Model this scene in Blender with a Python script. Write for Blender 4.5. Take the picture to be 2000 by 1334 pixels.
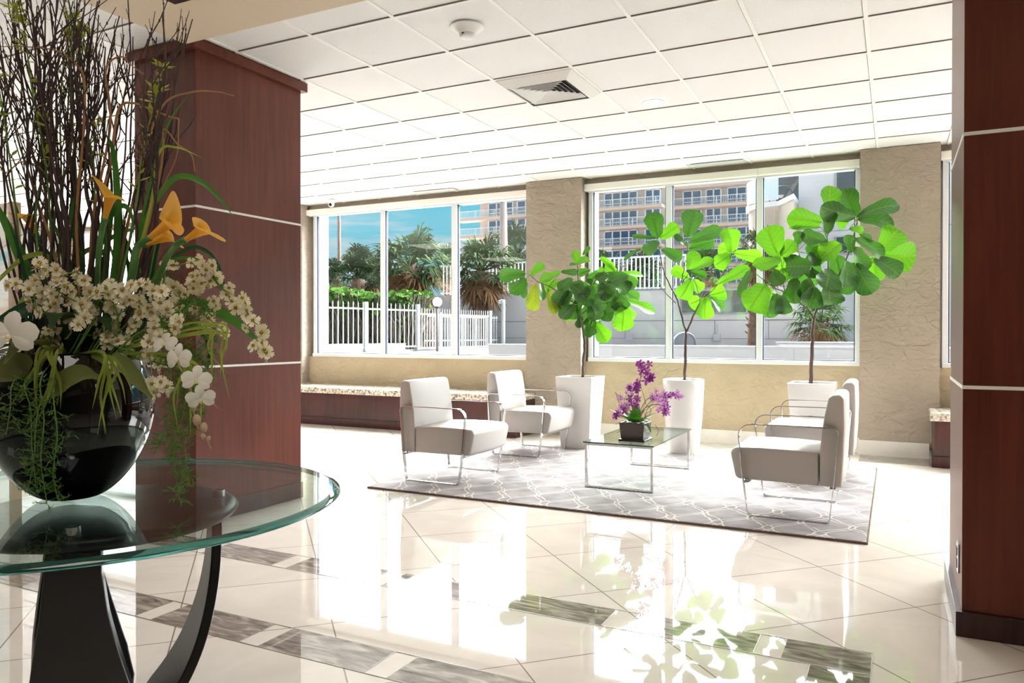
import bpy, math, random
from math import sin, cos, pi, radians, atan2, sqrt, hypot
from mathutils import Vector, Matrix, Euler

for _o in list(bpy.data.objects):
    bpy.data.objects.remove(_o)
SC = bpy.context.scene
COL = SC.collection
R = random.Random(7)

# ------------------------------------------------------------------ camera
CAM_H = 1.195
F_PX, CY_PX = 1489.6, 661.5
YAW, PITCH, ROLL = radians(26.6423), radians(-0.3746), radians(-0.0515)
fw = Vector((-sin(YAW)*cos(PITCH), cos(YAW)*cos(PITCH), sin(PITCH)))
rt = Vector((cos(YAW), sin(YAW), 0))
dn = fw.cross(rt)
rt2 = rt*cos(ROLL) + dn*sin(ROLL)
dn2 = -rt*sin(ROLL) + dn*cos(ROLL)
cd = bpy.data.cameras.new('camera')
cam = bpy.data.objects.new('camera', cd)
COL.objects.link(cam)
cam.matrix_world = Matrix(((rt2.x, -dn2.x, -fw.x, 0), (rt2.y, -dn2.y, -fw.y, 0), (rt2.z, -dn2.z, -fw.z, CAM_H), (0, 0, 0, 1)))
cd.sensor_width = 36
cd.sensor_fit = 'HORIZONTAL'
cd.lens = 36*F_PX/2000
cd.shift_y = -(667-CY_PX)/2000
cd.clip_start = 0.02
cd.clip_end = 600
SC.camera = cam
CAMV = Vector((0, 0, CAM_H))

def ray(px, py):
    return rt2*((px-1000)/F_PX) + dn2*((py-CY_PX)/F_PX) + fw
def atD(px, py, d):
    """photo pixel to the world point at distance d along the view axis"""
    return CAMV + ray(px, py)*d
def atY(px, py, y):
    v = ray(px, py)
    return CAMV + v*(y/v.y)

# ------------------------------------------------------------------ view + world + lights
SC.view_settings.view_transform = 'Standard'
SC.view_settings.look = 'None'
SC.view_settings.exposure = 0.40
SC.view_settings.gamma = 1
SC.view_settings.use_curve_mapping = False
SC.cycles.use_denoising = True
SC.cycles.max_bounces = 10
SC.cycles.diffuse_bounces = 6
SC.cycles.glossy_bounces = 5
SC.cycles.transmission_bounces = 8
SC.cycles.transparent_max_bounces = 16
SC.cycles.caustics_reflective = False
SC.cycles.caustics_refractive = False
SC.cycles.sample_clamp_indirect = 8.0

SKY_GLOW = 20.0
def build_world():
    w = bpy.data.worlds.new('sky')
    SC.world = w
    w.use_nodes = True
    nt = w.node_tree
    nt.nodes.clear()
    N = nt.nodes.new
    L = nt.links.new
    out = N('ShaderNodeOutputWorld'); bg = N('ShaderNodeBackground')
    tc = N('ShaderNodeTexCoord'); sep = N('ShaderNodeSeparateXYZ')
    L(tc.outputs['Generated'], sep.inputs[0])
    ramp = N('ShaderNodeValToRGB')
    L(sep.outputs['Z'], ramp.inputs[0])
    e = ramp.color_ramp.elements
    e[0].position = 0.0; e[0].color = (0.50, 0.50, 0.47, 1)
    e[1].position = 1.0; e[1].color = (0.10, 0.36, 0.75, 1)
    for p, c in ((0.012, (0.80, 0.93, 1.0, 1)), (0.07, (0.30, 0.80, 0.98, 1)), (0.17, (0.10, 0.72, 0.98, 1)), (0.4, (0.08, 0.45, 0.85, 1))):
        x = e.new(p); x.color = c
    mp = N('ShaderNodeMapping'); mp.inputs['Scale'].default_value = (3, 3, 14)
    L(tc.outputs['Generated'], mp.inputs[0])
    no = N('ShaderNodeTexNoise'); no.inputs['Scale'].default_value = 1.6; no.inputs['Detail'].default_value = 6; no.inputs['Distortion'].default_value = 0.6
    L(mp.outputs[0], no.inputs[0])
    cr = N('ShaderNodeValToRGB'); L(no.outputs[0], cr.inputs[0])
    cr.color_ramp.elements[0].position = 0.50; cr.color_ramp.elements[1].position = 0.74
    mx = N('ShaderNodeMix'); mx.data_type = 'RGBA'
    L(cr.outputs[0], mx.inputs[0]); L(ramp.outputs[0], mx.inputs[6]); mx.inputs[7].default_value = (0.95, 0.98, 1, 1)
    # bright hazy sky high up on the sea side
    a = N('ShaderNodeMapRange'); a.interpolation_type = 'SMOOTHSTEP'
    L(sep.outputs['Z'], a.inputs[0]); a.inputs[1].default_value = 0.165; a.inputs[2].default_value = 0.30
    b = N('ShaderNodeMapRange'); b.interpolation_type = 'SMOOTHSTEP'
    L(sep.outputs['Y'], b.inputs[0]); b.inputs[1].default_value = -0.15; b.inputs[2].default_value = 0.45
    m = N('ShaderNodeMath'); m.operation = 'MULTIPLY'; L(a.outputs[0], m.inputs[0]); L(b.outputs[0], m.inputs[1])
    mx2 = N('ShaderNodeMix'); mx2.data_type = 'RGBA'
    L(m.outputs[0], mx2.inputs[0]); L(mx.outputs[2], mx2.inputs[6]); mx2.inputs[7].default_value = (1, 0.98, 0.95, 1)
    st = N('ShaderNodeMath'); st.operation = 'MULTIPLY_ADD'
    L(m.outputs[0], st.inputs[0]); st.inputs[1].default_value = SKY_GLOW; st.inputs[2].default_value = 0.56
    xr = N('ShaderNodeMapRange'); L(sep.outputs['X'], xr.inputs[0])
    for i_, v_ in ((1, -0.6), (2, 0.8), (3, 0.70), (4, 2.6)): xr.inputs[i_].default_value = v_
    gm = N('ShaderNodeMath'); gm.operation = 'MULTIPLY'; L(m.outputs[0], gm.inputs[0]); L(xr.outputs[0], gm.inputs[1]); L(gm.outputs[0], st.inputs[0])
    L(mx2.outputs[2], bg.inputs[0]); L(st.outputs[0], bg.inputs[1]); L(bg.outputs[0], out.inputs[0])
build_world()

def sun(name, direction, strength, angle, color=(1, 1, 1)):
    l = bpy.data.lights.new(name, 'SUN'); l.energy = strength; l.angle = radians(angle); l.color = color
    o = bpy.data.objects.new(name, l); COL.objects.link(o)
    o.rotation_euler = Vector(direction).to_track_quat('-Z', 'Y').to_euler()
    o.location = (0, 30, 30)
sun('sun', (0.30, -0.80, -0.62), 26.0, 50, (1, 0.98, 0.965))

def area(name, loc, size, energy, color, portal=False, rot=(0, 0, 0)):
    l = bpy.data.lights.new(name, 'AREA'); l.shape = 'RECTANGLE'; l.size, l.size_y = size
    l.energy = energy; l.color = color
    o = bpy.data.objects.new(name, l); COL.objects.link(o); o.location = loc; o.rotation_euler = rot
    if portal: l.cycles.is_portal = True
    return o
# daylight portals sit in the window openings (they only guide sampling)
for i, (x0, x1) in enumerate(((-12.6, -7.75), (-7.4, -4.0), (-3.25, -0.33), (0.42, 4.6))):
    area('window_portal', ((x0+x1)/2, 8.66, 1.9), (x1-x0, 2.0), 1, (1, 1, 1), True, (radians(-90), 0, 0))
# warm fill lamps added overhead, out of view, to brighten the lobby
FILL_LAMPS = [(-1.5, -1.6), (1.6, -1.6), (-4.8, -1.6), (-8.5, 0.5), (2.8, 1.2), (-8.5, 3.6), (-5.2, 1.4), (-.9, .35)]
FILL_W = 6

# ------------------------------------------------------------------ materials
MATS = {}
def nmat(name):
    m = bpy.data.materials.new(name); m.use_nodes = True
    MATS[name] = m
    return m, m.node_tree, m.node_tree.nodes['Principled BSDF']
def mat(name, col, rough=0.5, metal=0.0, spec=0.5, coat=0.0, trans=0.0, ior=1.45, noise=None, bump=None, emit=None, sub=None):
    """noise=(scale, amount, (stretch)) varies the colour; bump=(scale, strength)"""
    m, nt, b = nmat(name)
    b.inputs['Base Color'].default_value = (*col, 1)
    b.inputs['Roughness'].default_value = rough
    b.inputs['Metallic'].default_value = metal
    b.inputs['Specular IOR Level'].default_value = spec
    b.inputs['Coat Weight'].default_value = coat
    b.inputs['Coat Roughness'].default_value = 0.06
    b.inputs['Transmission Weight'].default_value = trans
    b.inputs['IOR'].default_value = ior
    if emit:
        b.inputs['Emission Color'].default_value = (*emit[:3], 1); b.inputs['Emission Strength'].default_value = emit[3]
    N = nt.nodes.new; L = nt.links.new
    if noise or bump:
        tc = N('ShaderNodeTexCoord')
    if noise:
        mp = N('ShaderNodeMapping'); L(tc.outputs['Object'], mp.inputs[0])
        mp.inputs['Scale'].default_value = noise[2] if len(noise) > 2 else (1, 1, 1)
        no = N('ShaderNodeTexNoise'); no.inputs['Scale'].default_value = noise[0]; no.inputs['Detail'].default_value = 5
        L(mp.outputs[0], no.inputs[0])
        r = N('ShaderNodeValToRGB'); L(no.outputs[0], r.inputs[0])
        a = noise[1]
        r.color_ramp.elements[0].position = 0.3; r.color_ramp.elements[1].position = 0.7
        r.color_ramp.elements[0].color = (*[c*(1-a) for c in col], 1)
        r.color_ramp.elements[1].color = (*[min(1, c*(1+a)) for c in col], 1)
        L(r.outputs[0], b.inputs['Base Color'])
    if bump:
        n2 = N('ShaderNodeTexNoise'); n2.inputs['Scale'].default_value = bump[0]; n2.inputs['Detail'].default_value = 4
        if len(bump) > 2:
            mp2 = N('ShaderNodeMapping'); mp2.inputs['Scale'].default_value = bump[2]; L(tc.outputs['Object'], mp2.inputs[0]); L(mp2.outputs[0], n2.inputs[0])
        else:
            L(tc.outputs['Object'], n2.inputs[0])
        bp = N('ShaderNodeBump'); bp.inputs['Strength'].default_value = bump[1]; bp.inputs['Distance'].default_value = bump[3] if len(bump) > 3 else 0.01
        if len(bump) > 3: n2.inputs['Distortion'].default_value = 1.2
        L(n2.outputs[0], bp.inputs['Height']); L(bp.outputs[0], b.inputs['Normal'])
    return m

def leafmat(name, col, tcol, tw=0.5, rough=0.35, spec=0.4, veins=False):
    m, nt, b = nmat(name)
    N = nt.nodes.new; L = nt.links.new
    b.inputs['Base Color'].default_value = (*col, 1); b.inputs['Roughness'].default_value = rough
    b.inputs['Specular IOR Level'].default_value = spec
    t = N('ShaderNodeBsdfTranslucent'); t.inputs[0].default_value = (*tcol, 1)
    mx = N('ShaderNodeMixShader'); mx.inputs[0].default_value = tw
    L(b.outputs[0], mx.inputs[1]); L(t.outputs[0], mx.inputs[2])
    L(mx.outputs[0], nt.nodes['Material Output'].inputs[0])
    if veins:
        uv = N('ShaderNodeUVMap'); sp = N('ShaderNodeSeparateXYZ'); L(uv.outputs[0], sp.inputs[0])
        # u across (-1..1 as 0..1), v along; side veins slope with |u|
        a = N('ShaderNodeMath'); a.operation = 'SUBTRACT'; L(sp.outputs['X'], a.inputs[0]); a.inputs[1].default_value = 0.5
        ab = N('ShaderNodeMath'); ab.operation = 'ABSOLUTE'; L(a.outputs[0], ab.inputs[0])
        sl = N('ShaderNodeMath'); sl.operation = 'MULTIPLY_ADD'; L(ab.outputs[0], sl.inputs[0]); sl.inputs[1].default_value = -0.55; L(sp.outputs['Y'], sl.inputs[2])
        k = N('ShaderNodeMath'); k.operation = 'MULTIPLY'; L(sl.outputs[0], k.inputs[0]); k.inputs[1].default_value = 6.5
        fr = N('ShaderNodeMath'); fr.operation = 'PINGPONG'; L(k.outputs[0], fr.inputs[0]); fr.inputs[1].default_value = 0.5
        lt = N('ShaderNodeMath'); lt.operation = 'LESS_THAN'; L(fr.outputs[0], lt.inputs[0]); lt.inputs[1].default_value = 0.06
        mid = N('ShaderNodeMath'); mid.operation = 'LESS_THAN'; L(ab.outputs[0], mid.inputs[0]); mid.inputs[1].default_value = 0.035
        mxm = N('ShaderNodeMath'); mxm.operation = 'MAXIMUM'; L(lt.outputs[0], mxm.inputs[0]); L(mid.outputs[0], mxm.inputs[1])
        c1 = N('ShaderNodeMix'); c1.data_type = 'RGBA'; L(mxm.outputs[0], c1.inputs[0])
        c1.inputs[6].default_value = (*col, 1); c1.inputs[7].default_value = (min(1, col[0]*2.5+.06), min(1, col[1]*1.5+.08), col[2]*1.5, 1)
        L(c1.outputs[2], b.inputs['Base Color'])
        c2 = N('ShaderNodeMix'); c2.data_type = 'RGBA'; L(mxm.outputs[0], c2.inputs[0])
        c2.inputs[6].default_value = (*tcol, 1); c2.inputs[7].default_value = (*[c*.42 for c in tcol], 1)
        L(c2.outputs[2], t.inputs[0])
    return m

def woodmat(name, c0, c1, rough, coat, scale=(9, 9, 0.55)):
    m, nt, b = nmat(name)
    N = nt.nodes.new; L = nt.links.new
    tc = N('ShaderNodeTexCoord'); mp = N('ShaderNodeMapping'); mp.inputs['Scale'].default_value = scale
    L(tc.outputs['Object'], mp.inputs[0])
    n = N('ShaderNodeTexNoise'); n.inputs['Scale'].default_value = 3.0; n.inputs['Detail'].default_value = 8; n.inputs['Distortion'].default_value = 0.5
    L(mp.outputs[0], n.inputs[0])
    n2 = N('ShaderNodeTexNoise'); n2.inputs['Scale'].default_value = 1.6; n2.inputs['Detail'].default_value = 2
    L(tc.outputs['Object'], n2.inputs[0])
    ad = N('ShaderNodeMath'); ad.operation = 'MULTIPLY_ADD'; L(n2.outputs[0], ad.inputs[0]); ad.inputs[1].default_value = 0.7; L(n.outputs[0], ad.inputs[2])
    r = N('ShaderNodeValToRGB'); L(ad.outputs[0], r.inputs[0])
    r.color_ramp.elements[0].position = 0.62; r.color_ramp.elements[1].position = 1.08
    r.color_ramp.elements[0].color = (*c0, 1); r.color_ramp.elements[1].color = (*c1, 1)
    L(r.outputs[0], b.inputs['Base Color'])
    b.inputs['Roughness'].default_value = rough; b.inputs['Coat Weight'].default_value = coat; b.inputs['Coat Roughness'].default_value = 0.12; b.inputs['Specular IOR Level'].default_value = 0.3
    return m

woodmat('cherry_wood', (0.084, 0.0165, 0.0075), (0.128, 0.028, 0.014), 0.38, 0.08)
woodmat('dark_base_wood', (0.020, 0.007, 0.006), (0.045, 0.016, 0.012), 0.35, 0.2)
mat('strip_metal', (0.88, 0.87, 0.86), 0.35, 0.0)
mat('chrome', (0.72, 0.73, 0.75), 0.09, 1.0)
mat('brushed_metal', (0.62, 0.62, 0.62), 0.3, 1.0)
mat('white_leather', (0.46, 0.435, 0.415), 0.42, spec=0.4, bump=(260, 0.05))
mat('planter_gloss', (0.80, 0.79, 0.77), 0.12, coat=0.6)
mat('soil', (0.035, 0.022, 0.015), 0.95, bump=(90, 0.8))
mat('bark', (0.095, 0.062, 0.055), 0.8, noise=(22, 0.35, (1, 1, 0.3)), bump=(60, 0.4))
mat('stucco', (0.33, 0.275, 0.22), 0.85, noise=(3, 0.06), bump=(7, 1.0, (1, 1, 1.5), 0.035))
mat('stucco_lit', (0.42, 0.345, 0.235), 0.85, noise=(3, 0.06), bump=(6, 0.9, (1, 1, 1.4), 0.035))  # lighter than the pilaster stucco: brighter light on the wall put into the colour
mat('soffit_paint', (0.66, 0.56, 0.43), 0.8)
mat('wall_paint', (0.24, 0.21, 0.19), 0.8)
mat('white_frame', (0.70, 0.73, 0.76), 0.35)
mat('gasket', (0.02, 0.025, 0.05), 0.5)
mat('valance', (0.84, 0.81, 0.75), 0.55)
mat('base_marble', (0.70, 0.67, 0.62), 0.12, noise=(5, 0.06))
mat('ceiling_tile', (0.88, 0.89, 0.90), 0.9, noise=(160, 0.05), bump=(170, 0.35))
mat('ceiling_bar', (0.93, 0.93, 0.92), 0.5)
mat('bar_shadow_paint', (0.18, 0.16, 0.15), 0.8)
mat('white_plastic', (0.88, 0.88, 0.87), 0.4)
mat('grille_white', (0.85, 0.85, 0.84), 0.45)
mat('duct_black', (0.012, 0.012, 0.014), 0.8)
mat('vent_grey', (0.62, 0.64, 0.62), 0.5)
mat('lamp_glow', (1, 1, 1), 0.5, emit=(1.0, 0.93, 0.80, 3.0))
mat('outlet_dark', (0.03, 0.03, 0.05), 0.4)
mat('black_lacquer', (0.003, 0.003, 0.004), 0.03, spec=0.5)
mat('black_wood', (0.010, 0.009, 0.009), 0.33, spec=0.45)
mat('rug_edge', (0.15, 0.10, 0.08), 1.0)

def glassmat(name, tint, edge=False, rough=0.0):
    """thin clear glass: Fresnel reflection over a tinted straight-through part (same for every ray)"""
    m, nt, b = nmat(name)
    N = nt.nodes.new; L = nt.links.new
    g = N('ShaderNodeBsdfGlossy'); g.inputs['Roughness'].default_value = rough; g.inputs[0].default_value = (0.95, 1, 0.98, 1)
    t = N('ShaderNodeBsdfTransparent'); t.inputs[0].default_value = (*tint, 1)
    fr = N('ShaderNodeFresnel'); gm = N('ShaderNodeNewGeometry'); io = N('ShaderNodeMapRange')
    L(gm.outputs['Backfacing'], io.inputs[0]); io.inputs[3].default_value = 1.5; io.inputs[4].default_value = 1/1.5
    L(io.outputs[0], fr.inputs[0])
    mx = N('ShaderNodeMixShader'); L(fr.outputs[0], mx.inputs[0]); L(t.outputs[0], mx.inputs[1]); L(g.outputs[0], mx.inputs[2])
    L(mx.outputs[0], nt.nodes['Material Output'].inputs[0])
    return m
glassmat('window_glass', (0.97, 0.985, 0.985))
glassmat('table_glass', (0.86, 0.93, 0.905))
mat('glass_edge', (0.012, 0.07, 0.06), 0.06, spec=0.9, coat=0.6)
glassmat('coffee_glass', (0.78, 0.85, 0.82))

def granite():
    m, nt, b = nmat('granite')
    N = nt.nodes.new; L = nt.links.new
    tc = N('ShaderNodeTexCoord'); n = N('ShaderNodeTexNoise'); n.inputs['Scale'].default_value = 38; n.inputs['Detail'].default_value = 6
    L(tc.outputs['Object'], n.inputs[0]); r = N('ShaderNodeValToRGB'); L(n.outputs[0], r.inputs[0])
    e = r.color_ramp.elements
    e[0].position = 0.36; e[0].color = (0.10, 0.075, 0.06, 1); e[1].position = 0.66; e[1].color = (0.74, 0.69, 0.60, 1)
    x = e.new(0.47); x.color = (0.46, 0.40, 0.33, 1)
    L(r.outputs[0], b.inputs['Base Color']); b.inputs['Roughness'].default_value = 0.1
granite()

def floor_mats():
    # beige polished stone laid diagonally, with thin grout lines
    m, nt, b = nmat('floor_stone')
    N = nt.nodes.new; L = nt.links.new
    tc = N('ShaderNodeTexCoord'); sp = N('ShaderNodeSeparateXYZ'); L(tc.outputs['Object'], sp.inputs[0])
    def mth(op, a, b_=None, c=None):
        n = N('ShaderNodeMath'); n.operation = op
        for i, v in enumerate((a, b_, c)):
            if v is None: continue
            if isinstance(v, (int, float)): n.inputs[i].default_value = v
            else: L(v, n.inputs[i])
        return n.outputs[0]
    X, Y = sp.outputs['X'], sp.outputs['Y']
    S = 0.8627
    u = mth('DIVIDE', mth('ADD', mth('ADD', X, Y), -2.13+40*S), S)
    v = mth('DIVIDE', mth('ADD', mth('SUBTRACT', Y, X), -6.27+40*S), S)
    fu, fv = mth('FRACT', u), mth('FRACT', v)
    W = 0.0046
    du = mth('MINIMUM', fu, mth('SUBTRACT', 1.0, fu)); dv = mth('MINIMUM', fv, mth('SUBTRACT', 1.0, fv))
    g = mth('LESS_THAN', mth('MINIMUM', du, dv), W)
    # tone per tile + soft clouds
    cmb = N('ShaderNodeCombineXYZ'); L(mth('FLOOR', u), cmb.inputs[0]); L(mth('FLOOR', v), cmb.inputs[1])
    wn = N('ShaderNodeTexWhiteNoise'); wn.noise_dimensions = '2D'; L(cmb.outputs[0], wn.inputs['Vector'])
    n = N('ShaderNodeTexNoise'); n.inputs['Scale'].default_value = 2.4; n.inputs['Detail'].default_value = 7; n.inputs['Distortion'].default_value = 1.5
    L(tc.outputs['Object'], n.inputs[0])
    f = mth('MULTIPLY_ADD', wn.outputs['Value'], 0.25, n.outputs[0])
    r = N('ShaderNodeValToRGB'); L(f, r.inputs[0])
    r.color_ramp.elements[0].position = 0.35; r.color_ramp.elements[0].color = (0.59, 0.535, 0.475, 1)
    r.color_ramp.elements[1].position = 0.9; r.color_ramp.elements[1].color = (0.70, 0.645, 0.585, 1)
    mx = N('ShaderNodeMix'); mx.data_type = 'RGBA'; L(g, mx.inputs[0]); L(r.outputs[0], mx.inputs[6]); mx.inputs[7].default_value = (0.22, 0.19, 0.16, 1)
    L(mx.outputs[2], b.inputs['Base Color'])
    b.inputs['Roughness'].default_value = 0.015; b.inputs['IOR'].default_value = 1.62
    b.inputs['Specular IOR Level'].default_value = 0.5
    bp = N('ShaderNodeBump'); bp.inputs['Strength'].default_value = 0.05; bp.inputs['Distance'].default_value = 0.004
    n3 = N('ShaderNodeTexNoise'); n3.inputs['Scale'].default_value = 1.1; L(tc.outputs['Object'], n3.inputs[0])
    L(n3.outputs[0], bp.inputs['Height']); L(bp.outputs[0], b.inputs['Normal'])
    # grey veined marble of the inlaid bands
    m, nt, b = nmat('floor_grey_marble')
    N = nt.nodes.new; L = nt.links.new
    tc = N('ShaderNodeTexCoord'); mp = N('ShaderNodeMapping'); mp.inputs['Rotation'].default_value = (0, 0, 0.5); mp.inputs['Scale'].default_value = (1.5, 6, 1)
    L(tc.outputs['Object'], mp.inputs[0])
    n = N('ShaderNodeTexNoise'); n.inputs['Scale'].default_value = 3.2; n.inputs['Detail'].default_value = 9; n.inputs['Distortion'].default_value = 1.6
    L(mp.outputs[0], n.inputs[0]); r = N('ShaderNodeValToRGB'); L(n.outputs[0], r.inputs[0])
    e = r.color_ramp.elements
    e[0].position = 0.32; e[0].color = (0.12, 0.10, 0.085, 1); e[1].position = 0.75; e[1].color = (0.50, 0.45, 0.39, 1)
    x = e.new(0.52); x.color = (0.25, 0.215, 0.185, 1)
    L(r.outputs[0], b.inputs['Base Color']); b.inputs['Roughness'].default_value = 0.02; b.inputs['IOR'].default_value = 1.7
    mat('grout', (0.22, 0.19, 0.16), 0.5)
floor_mats()

def rugmat():
    m, nt, b = nmat('rug_pile')
    N = nt.nodes.new; L = nt.links.new
    tc = N('ShaderNodeTexCoord')
    # ogee lattice: two families of wavy lines
    sp = N('ShaderNodeSeparateXYZ'); L(tc.outputs['Object'], sp.inputs[0])
    def mth(op, a, b_=None, c=None):
        n = N('ShaderNodeMath'); n.operation = op
        for i, v in enumerate((a, b_, c)):
            if v is None: continue
            if isinstance(v, (int, float)): n.inputs[i].default_value = v
            else: L(v, n.inputs[i])
        return n.outputs[0]
    nz = N('ShaderNodeTexNoise'); nz.inputs['Scale'].default_value = 9; L(tc.outputs['Object'], nz.inputs[0])
    jit = mth('MULTIPLY', mth('SUBTRACT', nz.outputs[0], 0.5), 0.055)
    X = mth('ADD', sp.outputs['X'], jit); Y = mth('ADD', sp.outputs['Y'], jit)
    P = 0.30
    lines = []
    for sgn in (1, -1):
        for ph in (0.0, 0.045):
            w = mth('MULTIPLY', mth('SINE', mth('MULTIPLY', Y, 2*pi/0.46)), sgn*0.075+ph*0.3)
            q = mth('DIVIDE', mth('ADD', mth('ADD', X, w), 20+ph+(0.0 if sgn > 0 else P/2)), P)
            fq = mth('FRACT', q)
            d = mth('MINIMUM', fq, mth('SUBTRACT', 1.0, fq))
            lines.append(mth('LESS_THAN', d, 0.018))
    g = mth('MAXIMUM', mth('MAXIMUM', lines[0], lines[1]), mth('MAXIMUM', lines[2], lines[3]))
    n = N('ShaderNodeTexNoise'); n.inputs['Scale'].default_value = 5; n.inputs['Detail'].default_value = 8; L(tc.outputs['Object'], n.inputs[0])
    r = N('ShaderNodeValToRGB'); L(n.outputs[0], r.inputs[0])
    r.color_ramp.elements[0].position = 0.3; r.color_ramp.elements[0].color = (0.20, 0.185, 0.195, 1)
    r.color_ramp.elements[1].position = 0.7; r.color_ramp.elements[1].color = (0.34, 0.32, 0.325, 1)
    mx = N('ShaderNodeMix'); mx.data_type = 'RGBA'; L(mth('MULTIPLY', g, mth('MULTIPLY', n.outputs[0], 1.6)), mx.inputs[0]); L(r.outputs[0], mx.inputs[6]); mx.inputs[7].default_value = (0.62, 0.58, 0.51, 1)
    L(mx.outputs[2], b.inputs['Base Color']); b.inputs['Roughness'].default_value = 1; b.inputs['Specular IOR Level'].default_value = 0.1
    n2 = N('ShaderNodeTexNoise'); n2.inputs['Scale'].default_value = 260; L(tc.outputs['Object'], n2.inputs[0])
    bp = N('ShaderNodeBump'); bp.inputs['Strength'].default_value = 0.6; bp.inputs['Distance'].default_value = 0.005
    L(n2.outputs[0], bp.inputs['Height']); L(bp.outputs[0], b.inputs['Normal'])
rugmat()

# ------------------------------------------------------------------ mesh helpers
class MB:
    """collects polygons; build() links them as one mesh object"""
    def __init__(s):
        s.v = []; s.f = []; s.m = []; s.uv = {}
    def add(s, vs, fs, mi=0, uvs=None):
        o = len(s.v); s.v += [tuple(v) for v in vs]
        for k, f in enumerate(fs):
            if uvs: s.uv[len(s.f)] = [uvs[i] for i in f]
            s.f.append(tuple(i+o for i in f)); s.m.append(mi)
        return s
    def box(s, x0, x1, y0, y1, z0, z1, mi=0):
        vs = [(x, y, z) for z in (z0, z1) for y in (y0, y1) for x in (x0, x1)]
        return s.add(vs, [(0, 2, 3, 1), (4, 5, 7, 6), (0, 1, 5, 4), (2, 6, 7, 3), (0, 4, 6, 2), (1, 3, 7, 5)], mi)
    def xbox(s, M, sx, sy, sz, mi=0):
        vs = [M @ Vector((x*sx, y*sy, z*sz)) for z in (-.5, .5) for y in (-.5, .5) for x in (-.5, .5)]
        return s.add(vs, [(0, 2, 3, 1), (4, 5, 7, 6), (0, 1, 5, 4), (2, 6, 7, 3), (0, 4, 6, 2), (1, 3, 7, 5)], mi)
    def tube(s, pts, rad, n=6, mi=0, cap=True):
        pts = [Vector(p) for p in pts]
        if not isinstance(rad, (list, tuple)): rad = [rad]*len(pts)
        up = None; vs = []
        for i, p in enumerate(pts):
            t = (pts[min(i+1, len(pts)-1)] - pts[max(i-1, 0)])
            if t.length < 1e-9: t = Vector((0, 0, 1))
            t.normalize()
            if up is None:
                up = t.orthogonal().normalized()
            else:
                up = (up - t*up.dot(t))
                up = up.normalized() if up.length > 1e-6 else t.orthogonal().normalized()
            b = t.cross(up)
            for k in range(n):
                a = 2*pi*k/n
                vs.append(p + (up*cos(a) + b*sin(a))*rad[i])
        fs = [(i*n+k, i*n+(k+1) % n, (i+1)*n+(k+1) % n, (i+1)*n+k) for i in range(len(pts)-1) for k in range(n)]
        if cap:
            fs.append(tuple(range(n))[::-1]); fs.append(tuple((len(pts)-1)*n+k for k in range(n)))
        return s.add(vs, fs, mi)
    def lathe(s, prof, n=32, c=(0, 0, 0), mi=0, cap0=False, cap1=False):
        vs = [(c[0]+r*cos(2*pi*k/n), c[1]+r*sin(2*pi*k/n), c[2]+z) for r, z in prof for k in range(n)]
        fs = [(i*n+k, i*n+(k+1) % n, (i+1)*n+(k+1) % n, (i+1)*n+k) for i in range(len(prof)-1) for k in range(n)]
        if cap0: fs.append(tuple(range(n))[::-1])
        if cap1: fs.append(tuple((len(prof)-1)*n+k for k in range(n)))
        return s.add(vs, fs, mi)
    def prism(s, prof, y0, y1, mi=0, axis='y'):
        n = len(prof)
        mk = {'y': lambda a, b, t: (a, t, b), 'x': lambda a, b, t: (t, a, b), 'z': lambda a, b, t: (a, b, t)}[axis]
        vs = [mk(a, b, y0) for a, b in prof] + [mk(a, b, y1) for a, b in prof]
        fs = [(i, (i+1) % n, n+(i+1) % n, n+i) for i in range(n)] + [tuple(range(n))[::-1], tuple(range(n, 2*n))]
        return s.add(vs, fs, mi)
    def ball(s, c, r, n=10, mi=0, sc=(1, 1, 1)):
        h = n//2+1
        vs = []
        for i in range(h+1):
            a = pi*i/h
            for k in range(n):
                b = 2*pi*k/n
                vs.append((c[0]+r*sc[0]*sin(a)*cos(b), c[1]+r*sc[1]*sin(a)*sin(b), c[2]+r*sc[2]*cos(a)))
        fs = [(i*n+k, (i+1)*n+k, (i+1)*n+(k+1) % n, i*n+(k+1) % n) for i in range(h) for k in range(n)]
        return s.add(vs, fs, mi)
    def build(s, name, mats, parent=None, smooth=False, bevel=None, seg=2, solid=None, loc=None):
        me = bpy.data.meshes.new(name)
        me.from_pydata(s.v, [], s.f)
        if isinstance(mats, str): mats = [mats]
        for mm in mats: me.materials.append(MATS[mm])
        me.polygons.foreach_set('material_index', s.m)
        if smooth: me.polygons.foreach_set('use_smooth', [True]*len(s.f))
        if s.uv:
            ul = me.uv_layers.new(name='UVMap')
            for p in me.polygons:
                u = s.uv.get(p.index)
                if u:
                    for li, c in zip(p.loop_indices, u): ul.data[li].uv = c
        me.update()
        o = bpy.data.objects.new(name, me); COL.objects.link(o)
        if parent: o.parent = parent
        if loc: o.location = loc
        if solid:
            d = o.modifiers.new('solidify', 'SOLIDIFY'); d.thickness = solid; d.offset = 0
        if bevel:
            d = o.modifiers.new('bevel', 'BEVEL'); d.width = bevel; d.segments = seg; d.limit_method = 'ANGLE'; d.angle_limit = radians(35)
        return o

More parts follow.
